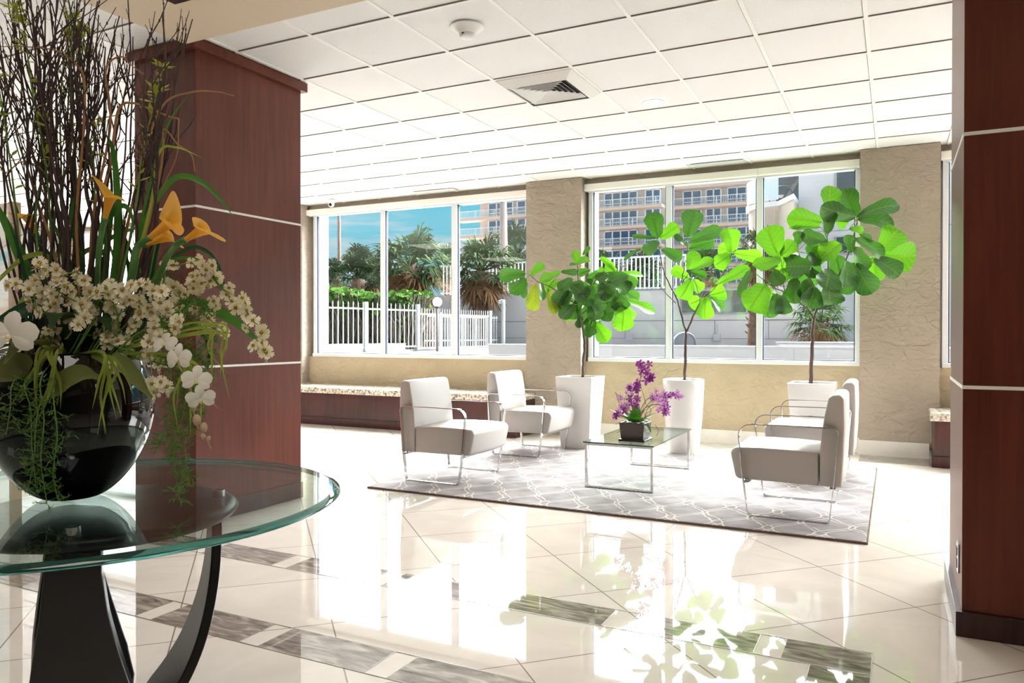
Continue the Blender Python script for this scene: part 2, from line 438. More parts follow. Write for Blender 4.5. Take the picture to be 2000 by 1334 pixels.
def empty(name, loc, label=None, cat=None, group=None, kind=None, rz=0):
    o = bpy.data.objects.new(name, None); COL.objects.link(o); o.location = loc; o.rotation_euler = (0, 0, rz)
    o.empty_display_size = 0.1
    return tag(o, label, cat, group, kind)
def tag(o, label=None, cat=None, group=None, kind=None):
    if label: o['label'] = label
    if cat: o['category'] = cat
    if group: o['group'] = group
    if kind: o['kind'] = kind
    return o
def copy_tree(o, parent=None):
    c = o.copy(); COL.objects.link(c); c.parent = parent
    for ch in list(o.children): copy_tree(ch, c)
    return c
def bez(p0, p1, p2, n=8):
    p0, p1, p2 = Vector(p0), Vector(p1), Vector(p2)
    return [p0*(1-t)**2 + p1*2*t*(1-t) + p2*t*t for t in [i/n for i in range(n+1)]]
def spline(pts, n=6):
    """Catmull-Rom through the points"""
    P = [Vector(p) for p in pts]; P = [P[0]*2-P[1]] + P + [P[-1]*2-P[-2]]
    out = []
    for i in range(1, len(P)-2):
        for k in range(n):
            t = k/n
            a, b, c, d = P[i-1], P[i], P[i+1], P[i+2]
            out.append(0.5*((2*b) + (c-a)*t + (2*a-5*b+4*c-d)*t*t + (-a+3*b-3*c+d)*t**3))
    out.append(P[-2])
    return out
def struct(mb, name, mats, **k):
    return tag(mb.build(name, mats, **k), kind='structure')
def blade(mb, pts, w, nrm=None, mi=0, tipw=0.05, fold=0.15):
    """strap leaf along pts: 3 verts across"""
    pts = [Vector(p) for p in pts]; n = len(pts); vs = []; uvs = []
    for i, p in enumerate(pts):
        t = (pts[min(i+1, n-1)]-pts[max(i-1, 0)]).normalized()
        ref = nrm if nrm is not None else Vector((0.45, -0.9, 0.15))
        side = t.cross(ref)
        side = side.normalized() if side.length > 1e-4 else t.orthogonal().normalized()
        up = side.cross(t)
        f = i/(n-1)
        ww = w*0.5*(min(1, 0.35+f*3) * (1 if f < .5 else max(tipw, 1-((f-.5)/.5)**1.6)))
        vs += [p-side*ww, p-up*ww*fold*2, p+side*ww]
        uvs += [(0, f), (.5, f), (1, f)]
    fs = []
    for i in range(n-1):
        a = i*3
        fs += [(a, a+1, a+4, a+3), (a+1, a+2, a+5, a+4)]
    mb.add(vs, fs, mi, uvs)

# ================================================================== ROOM
CZ = 3.0175
XL, XR, YF = -13.0, 5.0, -5.0
# floor
fl = struct(MB().box(XL, XR, YF, 8.7, -0.12, 0.0), 'floor', 'floor_stone')
mb = MB()
def slab(x0, x1, y0, y1):
    mb.box(x0, x1, y0, y1, 0.0002, 0.0012, 0)
def joint(x0, y0, x1, y1, w=0.004):
    mb.box(min(x0, x1)-w/2, max(x0, x1)+w/2, min(y0, y1)-w/2, max(y0, y1)+w/2, 0.0002, 0.0014, 1)
for ya, yb in ((2.945, 3.15), (2.16, 2.36)):
    joint(-8.5, ya, -0.07 if ya > 2.9 else -0.9, ya); joint(-8.5, yb, -0.07 if ya > 2.9 else -0.9, yb)
    k = 0
    x1 = -0.47 if ya > 2.9 else -1.07
    while x1 > -8.5:
        slab(x1-0.5, x1, ya, yb); joint(x1, ya, x1, yb); joint(x1-.5, ya, x1-.5, yb)
        x1 -= 0.6
slab(-0.37, -0.07, 2.945, 3.15)
y1 = 2.93
joint(-0.27, 2.945, -0.27, -3); joint(-0.07, 3.15, -0.07, -3)
slab(-0.27, -0.07, 2.62, 2.945)
while y1 > -3:
    y1 -= 0.6
    slab(-0.27, -0.07, y1-0.27, y1+0.23)
slab(-0.30, 0.34, 7.85, 8.28)
mb.build('grey_marble_inlay', ['floor_grey_marble', 'grout'], fl)

# ceiling: lay-in tiles between white bars
cl = struct(MB().box(XL, XR, YF, 8.7, CZ+0.007, CZ+0.15), 'ceiling', 'ceiling_tile')
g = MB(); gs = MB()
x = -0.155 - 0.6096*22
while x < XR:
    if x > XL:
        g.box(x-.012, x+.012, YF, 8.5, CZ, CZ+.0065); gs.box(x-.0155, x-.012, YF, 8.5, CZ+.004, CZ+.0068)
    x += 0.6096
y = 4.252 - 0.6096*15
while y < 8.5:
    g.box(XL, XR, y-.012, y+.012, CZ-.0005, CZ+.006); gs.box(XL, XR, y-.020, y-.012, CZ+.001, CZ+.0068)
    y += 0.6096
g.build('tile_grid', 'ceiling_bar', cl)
gs.build('painted_bar_shadow', 'bar_shadow_paint', cl)  # dark strips paint a shadow line along one side of each bar
# beige dropped soffit over the lobby side
struct(MB().box(-3.742, XR, YF, 3.163, 2.90, CZ+.02), 'ceiling_soffit', 'soffit_paint')
t = empty('ceiling_spotlight', (-3.1435, 2.58, 2.90), 'small square brown light fixture hanging under the beige soffit at the top edge', 'ceiling light')
MB().box(-0.10, 0.10, -0.10, 0.10, -0.05, 0.0).build('housing', 'dark_base_wood', t)
MB().box(-0.07, 0.07, -0.07, 0.07, -0.052, -0.0502).build('lens', 'outlet_dark', t)

# walls
struct(MB().box(XL-.2, XL, YF, 8.7, 0, CZ+.1), 'wall_left', 'wall_paint')
struct(MB().box(XR, XR+.2, YF, 8.7, 0, CZ+.1), 'wall_right', 'wall_paint')
struct(MB().box(XL-.2, XR+.2, YF-.2, YF, 0, CZ+.1), 'wall_front', 'wall_paint')
WY = 8.46
w = MB().box(XL, XR, WY, 8.72, 0, 0.87).box(XL, XR, WY, 8.72, 2.95, CZ+.3).box(XL, -12.7, WY, 8.72, 0.87, 2.95).box(4.7, XR, WY, 8.72, .87, 2.95)
struct(w, 'wall_back', 'stucco_lit')
struct(MB().box(XL, XR, WY-.001, WY, 2.95, CZ), 'trim_1', 'stucco')
for x0, x1 in ((-7.95, -7.49), (-3.98, -3.27), (-0.31, 0.385)):
    struct(MB().box(x0, x1, 8.31, 8.74, 0, CZ), 'wall_back_pilaster', 'stucco')
# outer sun lit reveals of the openings
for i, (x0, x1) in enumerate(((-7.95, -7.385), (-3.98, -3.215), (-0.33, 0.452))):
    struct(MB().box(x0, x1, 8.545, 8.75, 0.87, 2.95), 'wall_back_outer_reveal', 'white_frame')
# marble baseboards
def bb(name, x0, x1, y):
    struct(MB().box(x0, x1, y-.018, y, 0, .148), name, 'base_marble', bevel=.002)
bb('baseboard_back', -3.27, -0.31, WY)
bb('baseboard_pilaster', -0.325, 0.30, 8.31)
struct(MB().box(-3.27, -3.252, 8.292, WY-.018, 0, .148), 'baseboard_pilaster_side', 'base_marble', bevel=.002)
for nm, (x, y0, y1) in {'baseboard_left': (XL, YF, 8.4)}.items():
    struct(MB().box(x, x+.015, y0, y1, 0, .12), nm, 'base_marble')

# windows
def window(n, x0, x1, mull, label):
    r = empty('window_%d' % n, ((x0+x1)/2, 8.5, .87), kind='structure'); r['label'] = label
    cx, cz = (x0+x1)/2, .87
    f = MB(); ya, yb = -.035, .045
    f.box(x0-cx, x1-cx, ya-.02, yb, 0.0, .045)
    f.box(x0-cx, x1-cx, ya, yb, 1.99, 2.08)
    f.box(x0-cx, x0-cx+.05, ya, yb, .045, 1.99); f.box(x1-cx-.05, x1-cx, ya, yb, .045, 1.99)
    f.build('window_frame', 'white_frame', r, bevel=.003)
    edges = [x0+.05]
    for a, b in mull:
        MB().box(a-cx, b-cx, ya, yb, .045, 1.99).build('mullion', 'white_frame', r, bevel=.003)
        edges += [a, b]
    edges.append(x1-.05)
    for k in range(0, len(edges), 2):
        a, b = edges[k]-cx, edges[k+1]-cx
        MB().box(a+.011, b-.011, .004, .010, .056, 1.985).build('pane', 'window_glass', r)
        q = MB().box(a, a+.011, -.012, .02, .045, 1.99).box(b-.011, b, -.012, .02, .045, 1.99).box(a+.011, b-.011, -.012, .02, .045, .056)
        q.build('gasket', 'gasket', r)
    return r
window(1, -7.42, -3.98, [(-6.25, -6.18), (-5.125, -5.045)], 'left window onto palms and white picket fence')
window(2, -3.235, -0.31, [(-2.31, -2.24), (-1.325, -1.262)], 'centre window onto hotel balconies')
window(3, 0.41, 4.6, [(1.5, 1.57), (2.9, 2.97)], 'window at the right edge beside the wood column')
window(4, -12.6, -7.95, [(-11.1, -11.03), (-9.5, -9.43)], 'bright window behind the flower arrangement')

# roller shade cassettes
def shade(x0, x1, joints, label):
    t = empty('roller_shade', ((x0+x1)/2, WY, 2.87), label, 'roller shade', 'roller shade cassettes over the windows')
    c = (x0+x1)/2
    e = [x0]+joints+[x1]
    for a, b in zip(e, e[1:]):
        MB().prism([(-.075, 0.012), (-.075, .078), (0, .078), (0, 0), (-.06, 0)], a-c+.001, b-c-.001, axis='x').build('cassette', 'valance', t, bevel=.004)
    MB().box(x0-c+.03, x1-c-.03, -.035, -.031, -.015, 0.002).build('shade_hem', 'white_frame', t)
shade(-7.485, -3.985, [-6.2], 'cream roller shade cassette above the left window with palms')
shade(-3.265, -0.315, [-1.3], 'cream roller shade cassette above the centre window behind the fig trees')
shade(0.39, 4.6, [2.2], 'cream roller shade cassette at the right, partly hidden by the wood column')

# ------------------------------------------------------------------ wood clad columns
def column(loc, sx, sy, label, crown, base_t, base_h):
    """loc = corner-min; body sx by sy; metal strips at two heights"""
    t = empty('wood_column', loc, label, 'column')
    zs = [0, .978, .992, 1.978, 1.992, CZ-.004]
    for a, b in ((base_h, .978), (.992, 1.978), (1.992, CZ-.004)):
        MB().box(0, sx, 0, sy, a, b).build('wood_panel', 'cherry_wood', t, bevel=.002)
    for a, b in ((.978, .992), (1.978, 1.992)):
        MB().box(-.0025, sx+.0025, -.0025, sy+.0025, a, b).build('metal_strip', 'strip_metal', t)
    MB().box(-base_t, sx+base_t, -base_t, sy+base_t, 0.0008, base_h).build('base', 'dark_base_wood', t, bevel=.002)
    if crown:
        MB().box(-.035, sx+.035, -.035, sy+.035, CZ-.065, CZ-.0008).build('crown', 'cherry_wood', t, bevel=.002)
    return t
column((-4.43, 3.345, 0), .56, .935, 'reddish brown wood clad column behind the flower arrangement, full height with crown', True, .012, .115)
column((.242, 3.50, 0), .90, .74, 'dark red wood clad column at the right edge with outlet', False, .022, .098)
t = empty('power_outlet', (.242, 3.66, .27), 'narrow outlet plate low on the left face of the right wood column', 'outlet')
MB().box(-.007, 0, -.04, .04, -.06, .06).build('cover_plate', 'chrome', t, bevel=.002)
for z in (-.025, .025):
    MB().box(-.0095, -.0072, -.018, .018, z-.018, z+.018).build('socket', 'outlet_dark', t)

# ------------------------------------------------------------------ window benches
def bench(x0, x1, label):
    t = empty('window_bench', (x0, 7.79, 0), label, 'bench', 'wood benches with granite tops under the windows')
    L_ = x1-x0
    MB().box(.02, L_, .02, WY-7.79-.002, .10, .415).build('bench_body', 'bench_wood', t, bevel=.002)
    MB().box(.0, L_, 0, WY-7.79-.002, 0.0008, .10).build('plinth', 'bench_wood', t, bevel=.002)
    MB().box(-.012, L_, -.01, WY-7.79-.002, .4155, .49).build('granite_top', 'granite', t, bevel=.006)
woodmat('bench_wood', (0.030, 0.007, 0.006), (0.062, 0.016, 0.013), 0.3, 0.3, (9, 9, 0.6))
bench(-12.6, -3.86, 'long dark wood bench with speckled granite top under the left window')
bench(.30, 4.6, 'short end of a dark wood bench with granite top beside the right wood column')

# ------------------------------------------------------------------ ceiling devices
t = empty('smoke_detector', (-2.276, 3.937, CZ), 'round white smoke detector hanging from the tiled ceiling', 'smoke detector')
MB().lathe([(0, -.003), (.10, -.003), (.10, -.010), (.085, -.016), (.062, -.036), (.052, -.046), (0, -.046)], 32).build('base', 'white_plastic', t, smooth=True, bevel=.001)
MB().lathe([(.0, -.070), (.036, -.070), (.046, -.062), (.047, -.046), (0, -.046)][::-1], 32).build('sensor_cap', 'white_plastic', t, smooth=True)
MB().box(-.006, .006, -.051, -.047, -.056, -.050).build('indicator', 'outlet_dark', t)

t = empty('air_diffuser', (-2.288, 5.166, CZ), 'square white ceiling air diffuser with nested louvres and dark throat', 'air vent')
def frame_ring(mb, a, b, za, zb, mi=0, th=.0015):
    # sloped square ring from half size a (height za) to b (zb)
    vs = []
    for h, z in ((a, za), (b, zb), (b, zb+th), (a, za+th)):
        vs += [(-h, -h, z), (h, -h, z), (h, h, z), (-h, h, z)]
    fs = []
    for r0 in range(4):
        r1 = (r0+1) % 4
        for k in range(4): fs.append((r0*4+k, r0*4+(k+1) % 4, r1*4+(k+1) % 4, r1*4+k))
    mb.add(vs, fs, mi)
m_ = MB(); frame_ring(m_, .296, .232, -.004, -.052); m_.build('outer_frame', 'grille_white', t)
for i in range(6):
    m_ = MB(); h = .213-.034*i
    frame_ring(m_, h, h-.030, -.046, -.017-.001*i); m_.build('louvre', 'grille_white', t)
MB().box(-.232, .232, -.232, .232, -.006, -.004).build('duct_opening', 'duct_black', t)
for x, y, lab in ((-5.25, 8.28, 'grey linear slot vent in the ceiling edge above the left window'), (-1.72, 8.28, 'grey linear slot vent in the ceiling edge above the centre window')):
    t = empty('slot_vent', (x, y, CZ), lab, 'air vent')
    MB().box(-.30, .30, -.075, .075, -.006, -.001).build('vent_frame', 'vent_grey', t, bevel=.002)
    for k in range(4):
        MB().box(-.28, .28, -.058+.03*k, -.040+.03*k, -.0075, -.0062).build('vent_slot', 'vent_grey', t)
t = empty('downlight', (-1.70, 5.87, CZ), 'round recessed downlight in the tiled ceiling, softly lit', 'ceiling light')
MB().lathe([(.076, -.001), (.095, -.002), (.095, -.006), (.076, -.008), (.076, -.001)], 36).build('trim_ring', 'white_plastic', t, smooth=True)
MB().lathe([(0, -.0045), (.0745, -.0045)][::-1], 36).build('lens', 'lamp_glow', t)
t = empty('security_camera', (-6.86, 8.19, CZ), 'small white dome security camera on the ceiling near the left window', 'security camera')
MB().lathe([(0, -.001), (.055, -.001), (.055, -.03), (.045, -.035), (0, -.035)], 24).build('mount', 'white_plastic', t, smooth=True)
MB().ball((0, -.006, -.062), .044, 16).build('camera_ball', 'white_plastic', t, smooth=True)
MB().ball((.012, -.040, -.074), .022, 12).build('camera_eye', 'duct_black', t, smooth=True)

# the added fill lights, each with a square panel out of view
for i, (x, y) in enumerate(FILL_LAMPS):
    zc = 2.90 if (x > -3.742 and y < 3.163) else CZ
    area('fill_light', (x, y, zc-.012), (.9, .9), FILL_W if i < 7 else 12, (1, .94, .86))  # the last one is extra fill added to brighten the bouquet
    t = empty('added_fill_panel', (x, y, zc), 'unseen square fill panel added over the lobby', 'ceiling light', 'unseen square fill panels added over the lobby')
    MB().box(-.48, .48, -.48, .48, -.009, -.001).build('fill_panel_frame', 'white_plastic', t)

# wave mural screen at far left
t = empty('wave_screen', (-5.0, 2.82, 0), 'tall free standing glass art screen with pale blue and sand waves at the left edge', 'art screen')
def mural():
    m, nt, b = nmat('wave_print')
    N = nt.nodes.new; L = nt.links.new
    tc = N('ShaderNodeTexCoord'); mp = N('ShaderNodeMapping'); mp.inputs['Scale'].default_value = (0.55, 1, 4.2); mp.inputs['Rotation'].default_value = (0, .12, 0)
    L(tc.outputs['Object'], mp.inputs[0])
    n = N('ShaderNodeTexNoise'); n.inputs['Scale'].default_value = 2.2; n.inputs['Detail'].default_value = 7; n.inputs['Distortion'].default_value = 1.3
    L(mp.outputs[0], n.inputs[0]); r = N('ShaderNodeValToRGB'); L(n.outputs[0], r.inputs[0])
    e = r.color_ramp.elements
    e[0].position = .30; e[0].color = (.42, .66, .74, 1); e[1].position = .72; e[1].color = (.78, .70, .62, 1)
    for p, c in ((.40, (.62, .78, .84, 1)), (.48, (.93, .94, .93, 1)), (.60, (.88, .88, .86, 1))):
        x = e.new(p); x.color = c
    L(r.outputs[0], b.inputs['Base Color']); b.inputs['Roughness'].default_value = .12
    tr = N('ShaderNodeBsdfTranslucent'); L(r.outputs[0], tr.inputs[0])
    mx = N('ShaderNodeMixShader'); mx.inputs[0].default_value = .6; L(b.outputs[0], mx.inputs[1]); L(tr.outputs[0], mx.inputs[2])
    L(mx.outputs[0], nt.nodes['Material Output'].inputs[0])
mural()
MB().box(-1.0, .150, -.006, .006, .06, 2.0).build('printed_glass', 'wave_print', t)
MB().box(.152, .185, -.03, .03, .001, 2.0).build('post', 'soffit_paint', t, bevel=.003)
MB().box(-1.0, .151, -.03, .03, .001, .058).build('foot_rail', 'white_frame', t, bevel=.003)
# sheer curtain in the far left window
m, nt, b = nmat('sheer')
tr = nt.nodes.new('ShaderNodeBsdfTranslucent'); tr.inputs[0].default_value = (.95, .96, .97, 1)
tp = nt.nodes.new('ShaderNodeBsdfTransparent'); mx = nt.nodes.new('ShaderNodeMixShader'); mx.inputs[0].default_value = .25
nt.links.new(tr.outputs[0], mx.inputs[1]); nt.links.new(tp.outputs[0], mx.inputs[2]); nt.links.new(mx.outputs[0], nt.nodes['Material Output'].inputs[0])
q = MB(); vs = []; n = 300
for i in range(n+1):
    x = -12.6+4.6*i/n
    for z in (.52, 2.9): vs.append((x, 8.38+.022*sin(i*.9), z))
q.add(vs, [(2*i, 2*i+2, 2*i+3, 2*i+1) for i in range(n)])
tag(q.build('sheer_curtain', 'sheer', smooth=True), 'white sheer curtain glowing in the far left window behind the branches', 'curtain')

# ================================================================== RUG
rg = MB().box(-1.745, 1.745, -1.35, 1.35, .0, .0145)
r = empty('area_rug', (-1.885, 6.115, 0.0005), 'grey and cream lattice patterned rug under the four armchairs', 'rug')
rg.build('pile', 'rug_pile', r, bevel=.004)
RZ = .0152
e = MB().box(-1.748, 1.748, -1.354, -1.3505, 0, .0115).box(-1.748, 1.748, 1.3505, 1.354, 0, .0115).box(-1.754, -1.7505, -1.354, 1.354, 0, .0115).box(1.7505, 1.754, -1.354, 1.354, 0, .0115)
e.build('binding', 'rug_edge', r)

# ================================================================== ARMCHAIRS
def arc(cx, cz, r, a0, a1, n=6):
    return [(cx+r*cos(radians(a0+(a1-a0)*i/n)), cz+r*sin(radians(a0+(a1-a0)*i/n))) for i in range(n+1)]
def bar_loop(pts, y0, y1, th, name, material, parent):
    """flat bar bent along a closed outline in the x-z plane"""
    n = len(pts); inn = []
    for i in range(n):
        a, b, c = Vector(pts[i-1]), Vector(pts[i]), Vector(pts[(i+1) % n])
        t = ((b-a).normalized() + (c-b).normalized()).normalized()
        inn.append(b + Vector((-t.y, t.x))*th)
    vs = [(p[0], y0, p[1]) for p in pts] + [(p[0], y1, p[1]) for p in pts] + [(p[0], y0, p[1]) for p in inn] + [(p[0], y1, p[1]) for p in inn]
    fs = []
    for i in range(n):
        j = (i+1) % n
        fs += [(i, j, n+j, n+i), (2*n+i, 3*n+i, 3*n+j, 2*n+j), (i, 2*n+i, 2*n+j, j), (n+i, n+j, 3*n+j, 3*n+i)]
    return MB().add(vs, fs).build(name, material, parent)

def puff_prism(prof, half, edge_r, name, material, parent, crown=None):
    """upholstered block: side profile, rounded side edges"""
    mb_ = MB(); n = len(prof)
    c = Vector((sum(p[0] for p in prof)/n, sum(p[1] for p in prof)/n))
    rings = []
    for yy, inset in ((-half, edge_r), (-half+edge_r*.3, edge_r*.3), (-half+edge_r, 0), (0, -0.002), (half-edge_r, 0), (half-edge_r*.3, edge_r*.3), (half, edge_r)):
        ring = []
        for i in range(n):
            a, b, d = Vector(prof[i-1]), Vector(prof[i]), Vector(prof[(i+1) % n])
            t = ((b-a).normalized() + (d-b).normalized()).normalized()
            q = b + Vector((-t.y, t.x))*inset
            ring.append((q.x, yy, q.y))
        rings.append(ring)
    vs = [v for r_ in rings for v in r_]
    fs = []
    for k in range(len(rings)-1):
        for i in range(n):
            j = (i+1) % n
            fs.append((k*n+i, k*n+j, (k+1)*n+j, (k+1)*n+i))
    fs.append(tuple(range(n))[::-1]); fs.append(tuple((len(rings)-1)*n+i for i in range(n)))
    mb_.add(vs, fs)
    return mb_.build(name, material, parent, smooth=True)

def make_armchair(loc, rz, label):
    t = empty('armchair', loc, label, 'armchair', 'white leather armchairs with chrome frames', rz=rz)
    # counter-clockwise outlines (x forward, z up)
    seat = [(-.178, .222), (.26, .226)] + arc(.30, .262, .036, -80, -10, 4) + arc(.315, .385, .048, 0, 95, 7) + [(.18, .438), (.0, .436), (-.178, .428)]
    back = [(-.313, .222), (-.186, .222), (-.186, .43), (-.197, .56), (-.212, .66)] + arc(-.272, .757, .040, 15, 85, 5) + arc(-.293, .765, .033, 95, 180, 5) + [(-.330, .60), (-.324, .40)]
    puff_prism(seat, .302, .012, 'seat', 'white_leather', t)
    puff_prism(back, .305, .012, 'backrest', 'white_leather', t)
    # loose rounded top surfaces
    loop = arc(-.225, .025, .025, 180, 270, 4) + arc(.225, .025, .025, 270, 355, 4) + [(.288, .28), (.306, .50)] + arc(.228, .515, .080, 0, 90, 8) + [(-.05, .5975), (-.262, .5955)] + arc(-.265, .560, .036, 90, 180, 5) + [(-.288, .40), (-.272, .22)]
    for s in (-1, 1):
        y = s*.330
        bar_loop(loop, y-.017, y+.017, .006, 'arm_frame', 'chrome', t)
    for x in (-.262, .262):
        MB().box(x-.018, x+.018, -.312, .312, .205, .213).build('cross_bar', 'chrome', t, bevel=.001)
        MB().box(x-.012, x+.012, -.29, .29, .2135, .222).build('seat_rail', 'chrome', t)
    return t
ch = []
for (x, y, rz, lab) in ((-3.275, 5.447, 0, 'white leather armchair at the left front of the rug, nearest the round table'),
                        (-3.265, 6.915, 0, 'white leather armchair at the back left, between granite bench and leftmost square planter'),
                        (-.605, 5.457, pi, 'nearer of the two right armchairs, its shaded side towards the viewer'),
                        (-.60, 6.86, pi, 'farther of the two right armchairs, mostly hidden behind the nearer one')):
    ch.append(make_armchair((x, y, RZ), rz, lab))

# ================================================================== COFFEE TABLE
t = empty('coffee_table', (-1.865, 6.08, RZ), 'rectangular glass coffee table on chrome loop legs in the middle of the rug', 'coffee table')
for y in (-.56, .56):
    hw, h, s = .268, .340, .025
    out = [(-hw, 0), (hw, 0), (hw, h), (-hw, h)]
    bar_loop(out, y-s/2, y+s/2, s, 'leg_frame', 'chrome', t)
MB().box(-.278, .278, -.582, .582, .3405, .3505).build('glass_top', 'coffee_glass', t)
ed = MB().box(-.2795, -.2782, -.583, .583, .3405, .3503).box(.2782, .2795, -.583, .583, .3405, .3503).box(-.2782, .2782, -.5835, -.5822, .3405, .3503).box(-.2782, .2782, .5822, .5835, .3405, .3503)
ed.build('glass_edge', 'glass_edge', t)

# potted orchid
ot = empty('potted_orchid', (-1.80, 5.73, RZ+.3507), 'purple orchid in a square dark brown pot on the glass coffee table', 'potted orchid')
mat('pot_brown', (.045, .018, .018), .18, coat=.4, bump=(30, .5))
mat('orchid_stem', (.10, .07, .045), .7)
leafmat('orchid_leaf', (.02, .10, .015), (.06, .20, .01), .25, .3)
leafmat('orchid_petal', (.27, .045, .27), (.22, .03, .22), .25, .5)
leafmat('orchid_petal_pale', (.50, .24, .49), (.38, .16, .37), .25, .5)
mat('orchid_lip', (.20, .015, .12), .5)
mat('flower_yellow', (.75, .5, .06), .5)
MB().add([(-.088, -.088, .018), (.088, -.088, .018), (.088, .088, .018), (-.088, .088, .018), (-.10, -.10, .145), (.10, -.10, .145), (.10, .10, .145), (-.10, .10, .145),
          (-.088, -.088, .145), (.088, -.088, .145), (.088, .088, .145), (-.088, .088, .145), (-.083, -.083, .125), (.083, -.083, .125), (.083, .083, .125), (-.083, .083, .125)],
         [(3, 2, 1, 0), (0, 1, 5, 4), (1, 2, 6, 5), (2, 3, 7, 6), (3, 0, 4, 7), (4, 5, 9, 8), (5, 6, 10, 9), (6, 7, 11, 10), (7, 4, 8, 11), (8, 9, 13, 12), (9, 10, 14, 13), (10, 11, 15, 14), (11, 8, 12, 15), (12, 13, 14, 15)]).build('pot', 'pot_brown', ot, bevel=.003)
MB().box(-.104, .104, -.104, .104, 0, .0175).build('saucer', 'pot_brown', ot, bevel=.004)
lf = MB()
for a, l, h, w in ((200, .17, .10, .05), (150, .14, .09, .05), (300, .17, .06, .06), (330, .15, -.06, .06), (250, .16, .07, .055), (20, .15, .08, .05), (285, .12, .13, .06), (100, .13, .12, .05), (225, .12, -.04, .05)):
    a = radians(a)
    d = Vector((cos(a), sin(a), 0)); l *= 1.15; w *= 1.35
    blade(lf, bez((0, 0, .13), Vector((0, 0, .19))+d*l*.5, Vector((0, 0, .14+h))+d*l, 8), w, Vector((0, 0, 1))+d*.1, tipw=.15)
lf.build('leaves', 'orchid_leaf', ot, smooth=True)
def orchid_flower(mb_, c, nrm, s, mp=0, mlip=2, roll=0):
    """five petals and a lip"""
    nrm = nrm.normalized(); u = nrm.orthogonal().normalized(); v = nrm.cross(u)
    for k in range(5):
        a = roll+2*pi*k/5
        d = u*cos(a)+v*sin(a); e_ = nrm.cross(d)
        wide = .62 if k in (1, 4) else .40
        l = s*(1.0 if k in (0, 2, 3) else 1.05)
        vs = [c, c+d*l*.45+e_*l*wide*.5+nrm*l*.12, c+d*l*.85+e_*l*wide*.42+nrm*l*.05, c+d*l, c+d*l*.85-e_*l*wide*.42+nrm*l*.05, c+d*l*.45-e_*l*wide*.5+nrm*l*.12, c+d*l*.5]
        mb_.add(vs, [(0, 1, 6), (1, 2, 6), (2, 3, 6), (3, 4, 6), (4, 5, 6), (5, 0, 6)], mp)
    mb_.ball(c+nrm*s*.15+v*s*.1, s*.2, 6, mlip)
stems = MB(); cl_ = [  # photo pixel of clusters: (px,py) spread
    ((1258, 722), 12, 7, .25), ((1236, 752), 10, 5, .2), ((1282, 775), 13, 7, 0), ((1268, 740), 9, 5, .1),
    ((1222, 768), 12, 6, 0), ((1240, 785), 12, 7, 0), ((1218, 800), 11, 7, 0), ((1205, 812), 8, 5, 0), ((1245, 800), 9, 4, 0),
    ((1290, 790), 12, 8, 0), ((1306, 775), 10, 6, 0), ((1322, 768), 8, 4, 0), ((1300, 800), 9, 5, 0), ((1232, 758), 6, 3, 0)]
ob = Vector((-1.80, 5.73, RZ+.3507)); OD = (ob+Vector((0, 0, .3))-CAMV).dot(fw)
fl1 = MB(); Rr = random.Random(3)
for (c, sp_, n_, _) in cl_:
    base = atD(c[0], c[1], OD+Rr.uniform(-.08, .08)) - ob
    top = c[1] < 760 and 1235 < c[0] < 1275
    for k in range(n_):
        fl1 = MB(); p = base+Vector((Rr.uniform(-1, 1), Rr.uniform(-1, 1)*.8, Rr.uniform(-1, 1)))*sp_*OD/F_PX
        orchid_flower(fl1, p, Vector((Rr.uniform(-.7, .9), -1, Rr.uniform(-.6, .6))), Rr.uniform(.024, .034)*(1.25 if top else .95), Rr.choice((0, 1, 1)) if not top else 0, 2, Rr.uniform(0, 6))
        fl1.build('flower', ['orchid_petal', 'orchid_petal_pale', 'orchid_lip'], ot)
    if n_ >= 6:
        stems.tube(bez((Rr.uniform(-.03, .03), 0, .13), Vector((base.x*.3, base.y*.3, base.z*.8+.08)), base, 10), .0028, 5)
for k in range(16):
    a = Rr.uniform(0, 2*pi); l = Rr.uniform(.08, .24)
    p = Vector((Rr.uniform(-.05, .05), 0, .14)); pts = [p]
    d = Vector((cos(a)*.6, sin(a)*.3, .9))
    for j in range(7):
        d = (d+Vector((Rr.uniform(-.6, .6), Rr.uniform(-.5, .5), Rr.uniform(-.5, .5)))).normalized()
        p = p+d*l/5; pts.append(p)
    stems.tube(spline(pts, 3), .0018, 4)
for pts in ([(1238, 790), (1205, 770), (1203, 768), (1210, 790)], [(1262, 790), (1250, 745), (1258, 730)], [(1230, 826), (1218, 838), (1206, 845)], [(1280, 830), (1286, 842), (1282, 852)], [(1250, 830), (1248, 840), (1240, 850)]):
    stems.tube(spline([atD(a, b, OD-.05)-ob for a, b in pts], 4), .0022, 4)
stems.build('stems', 'orchid_stem', ot, smooth=True)

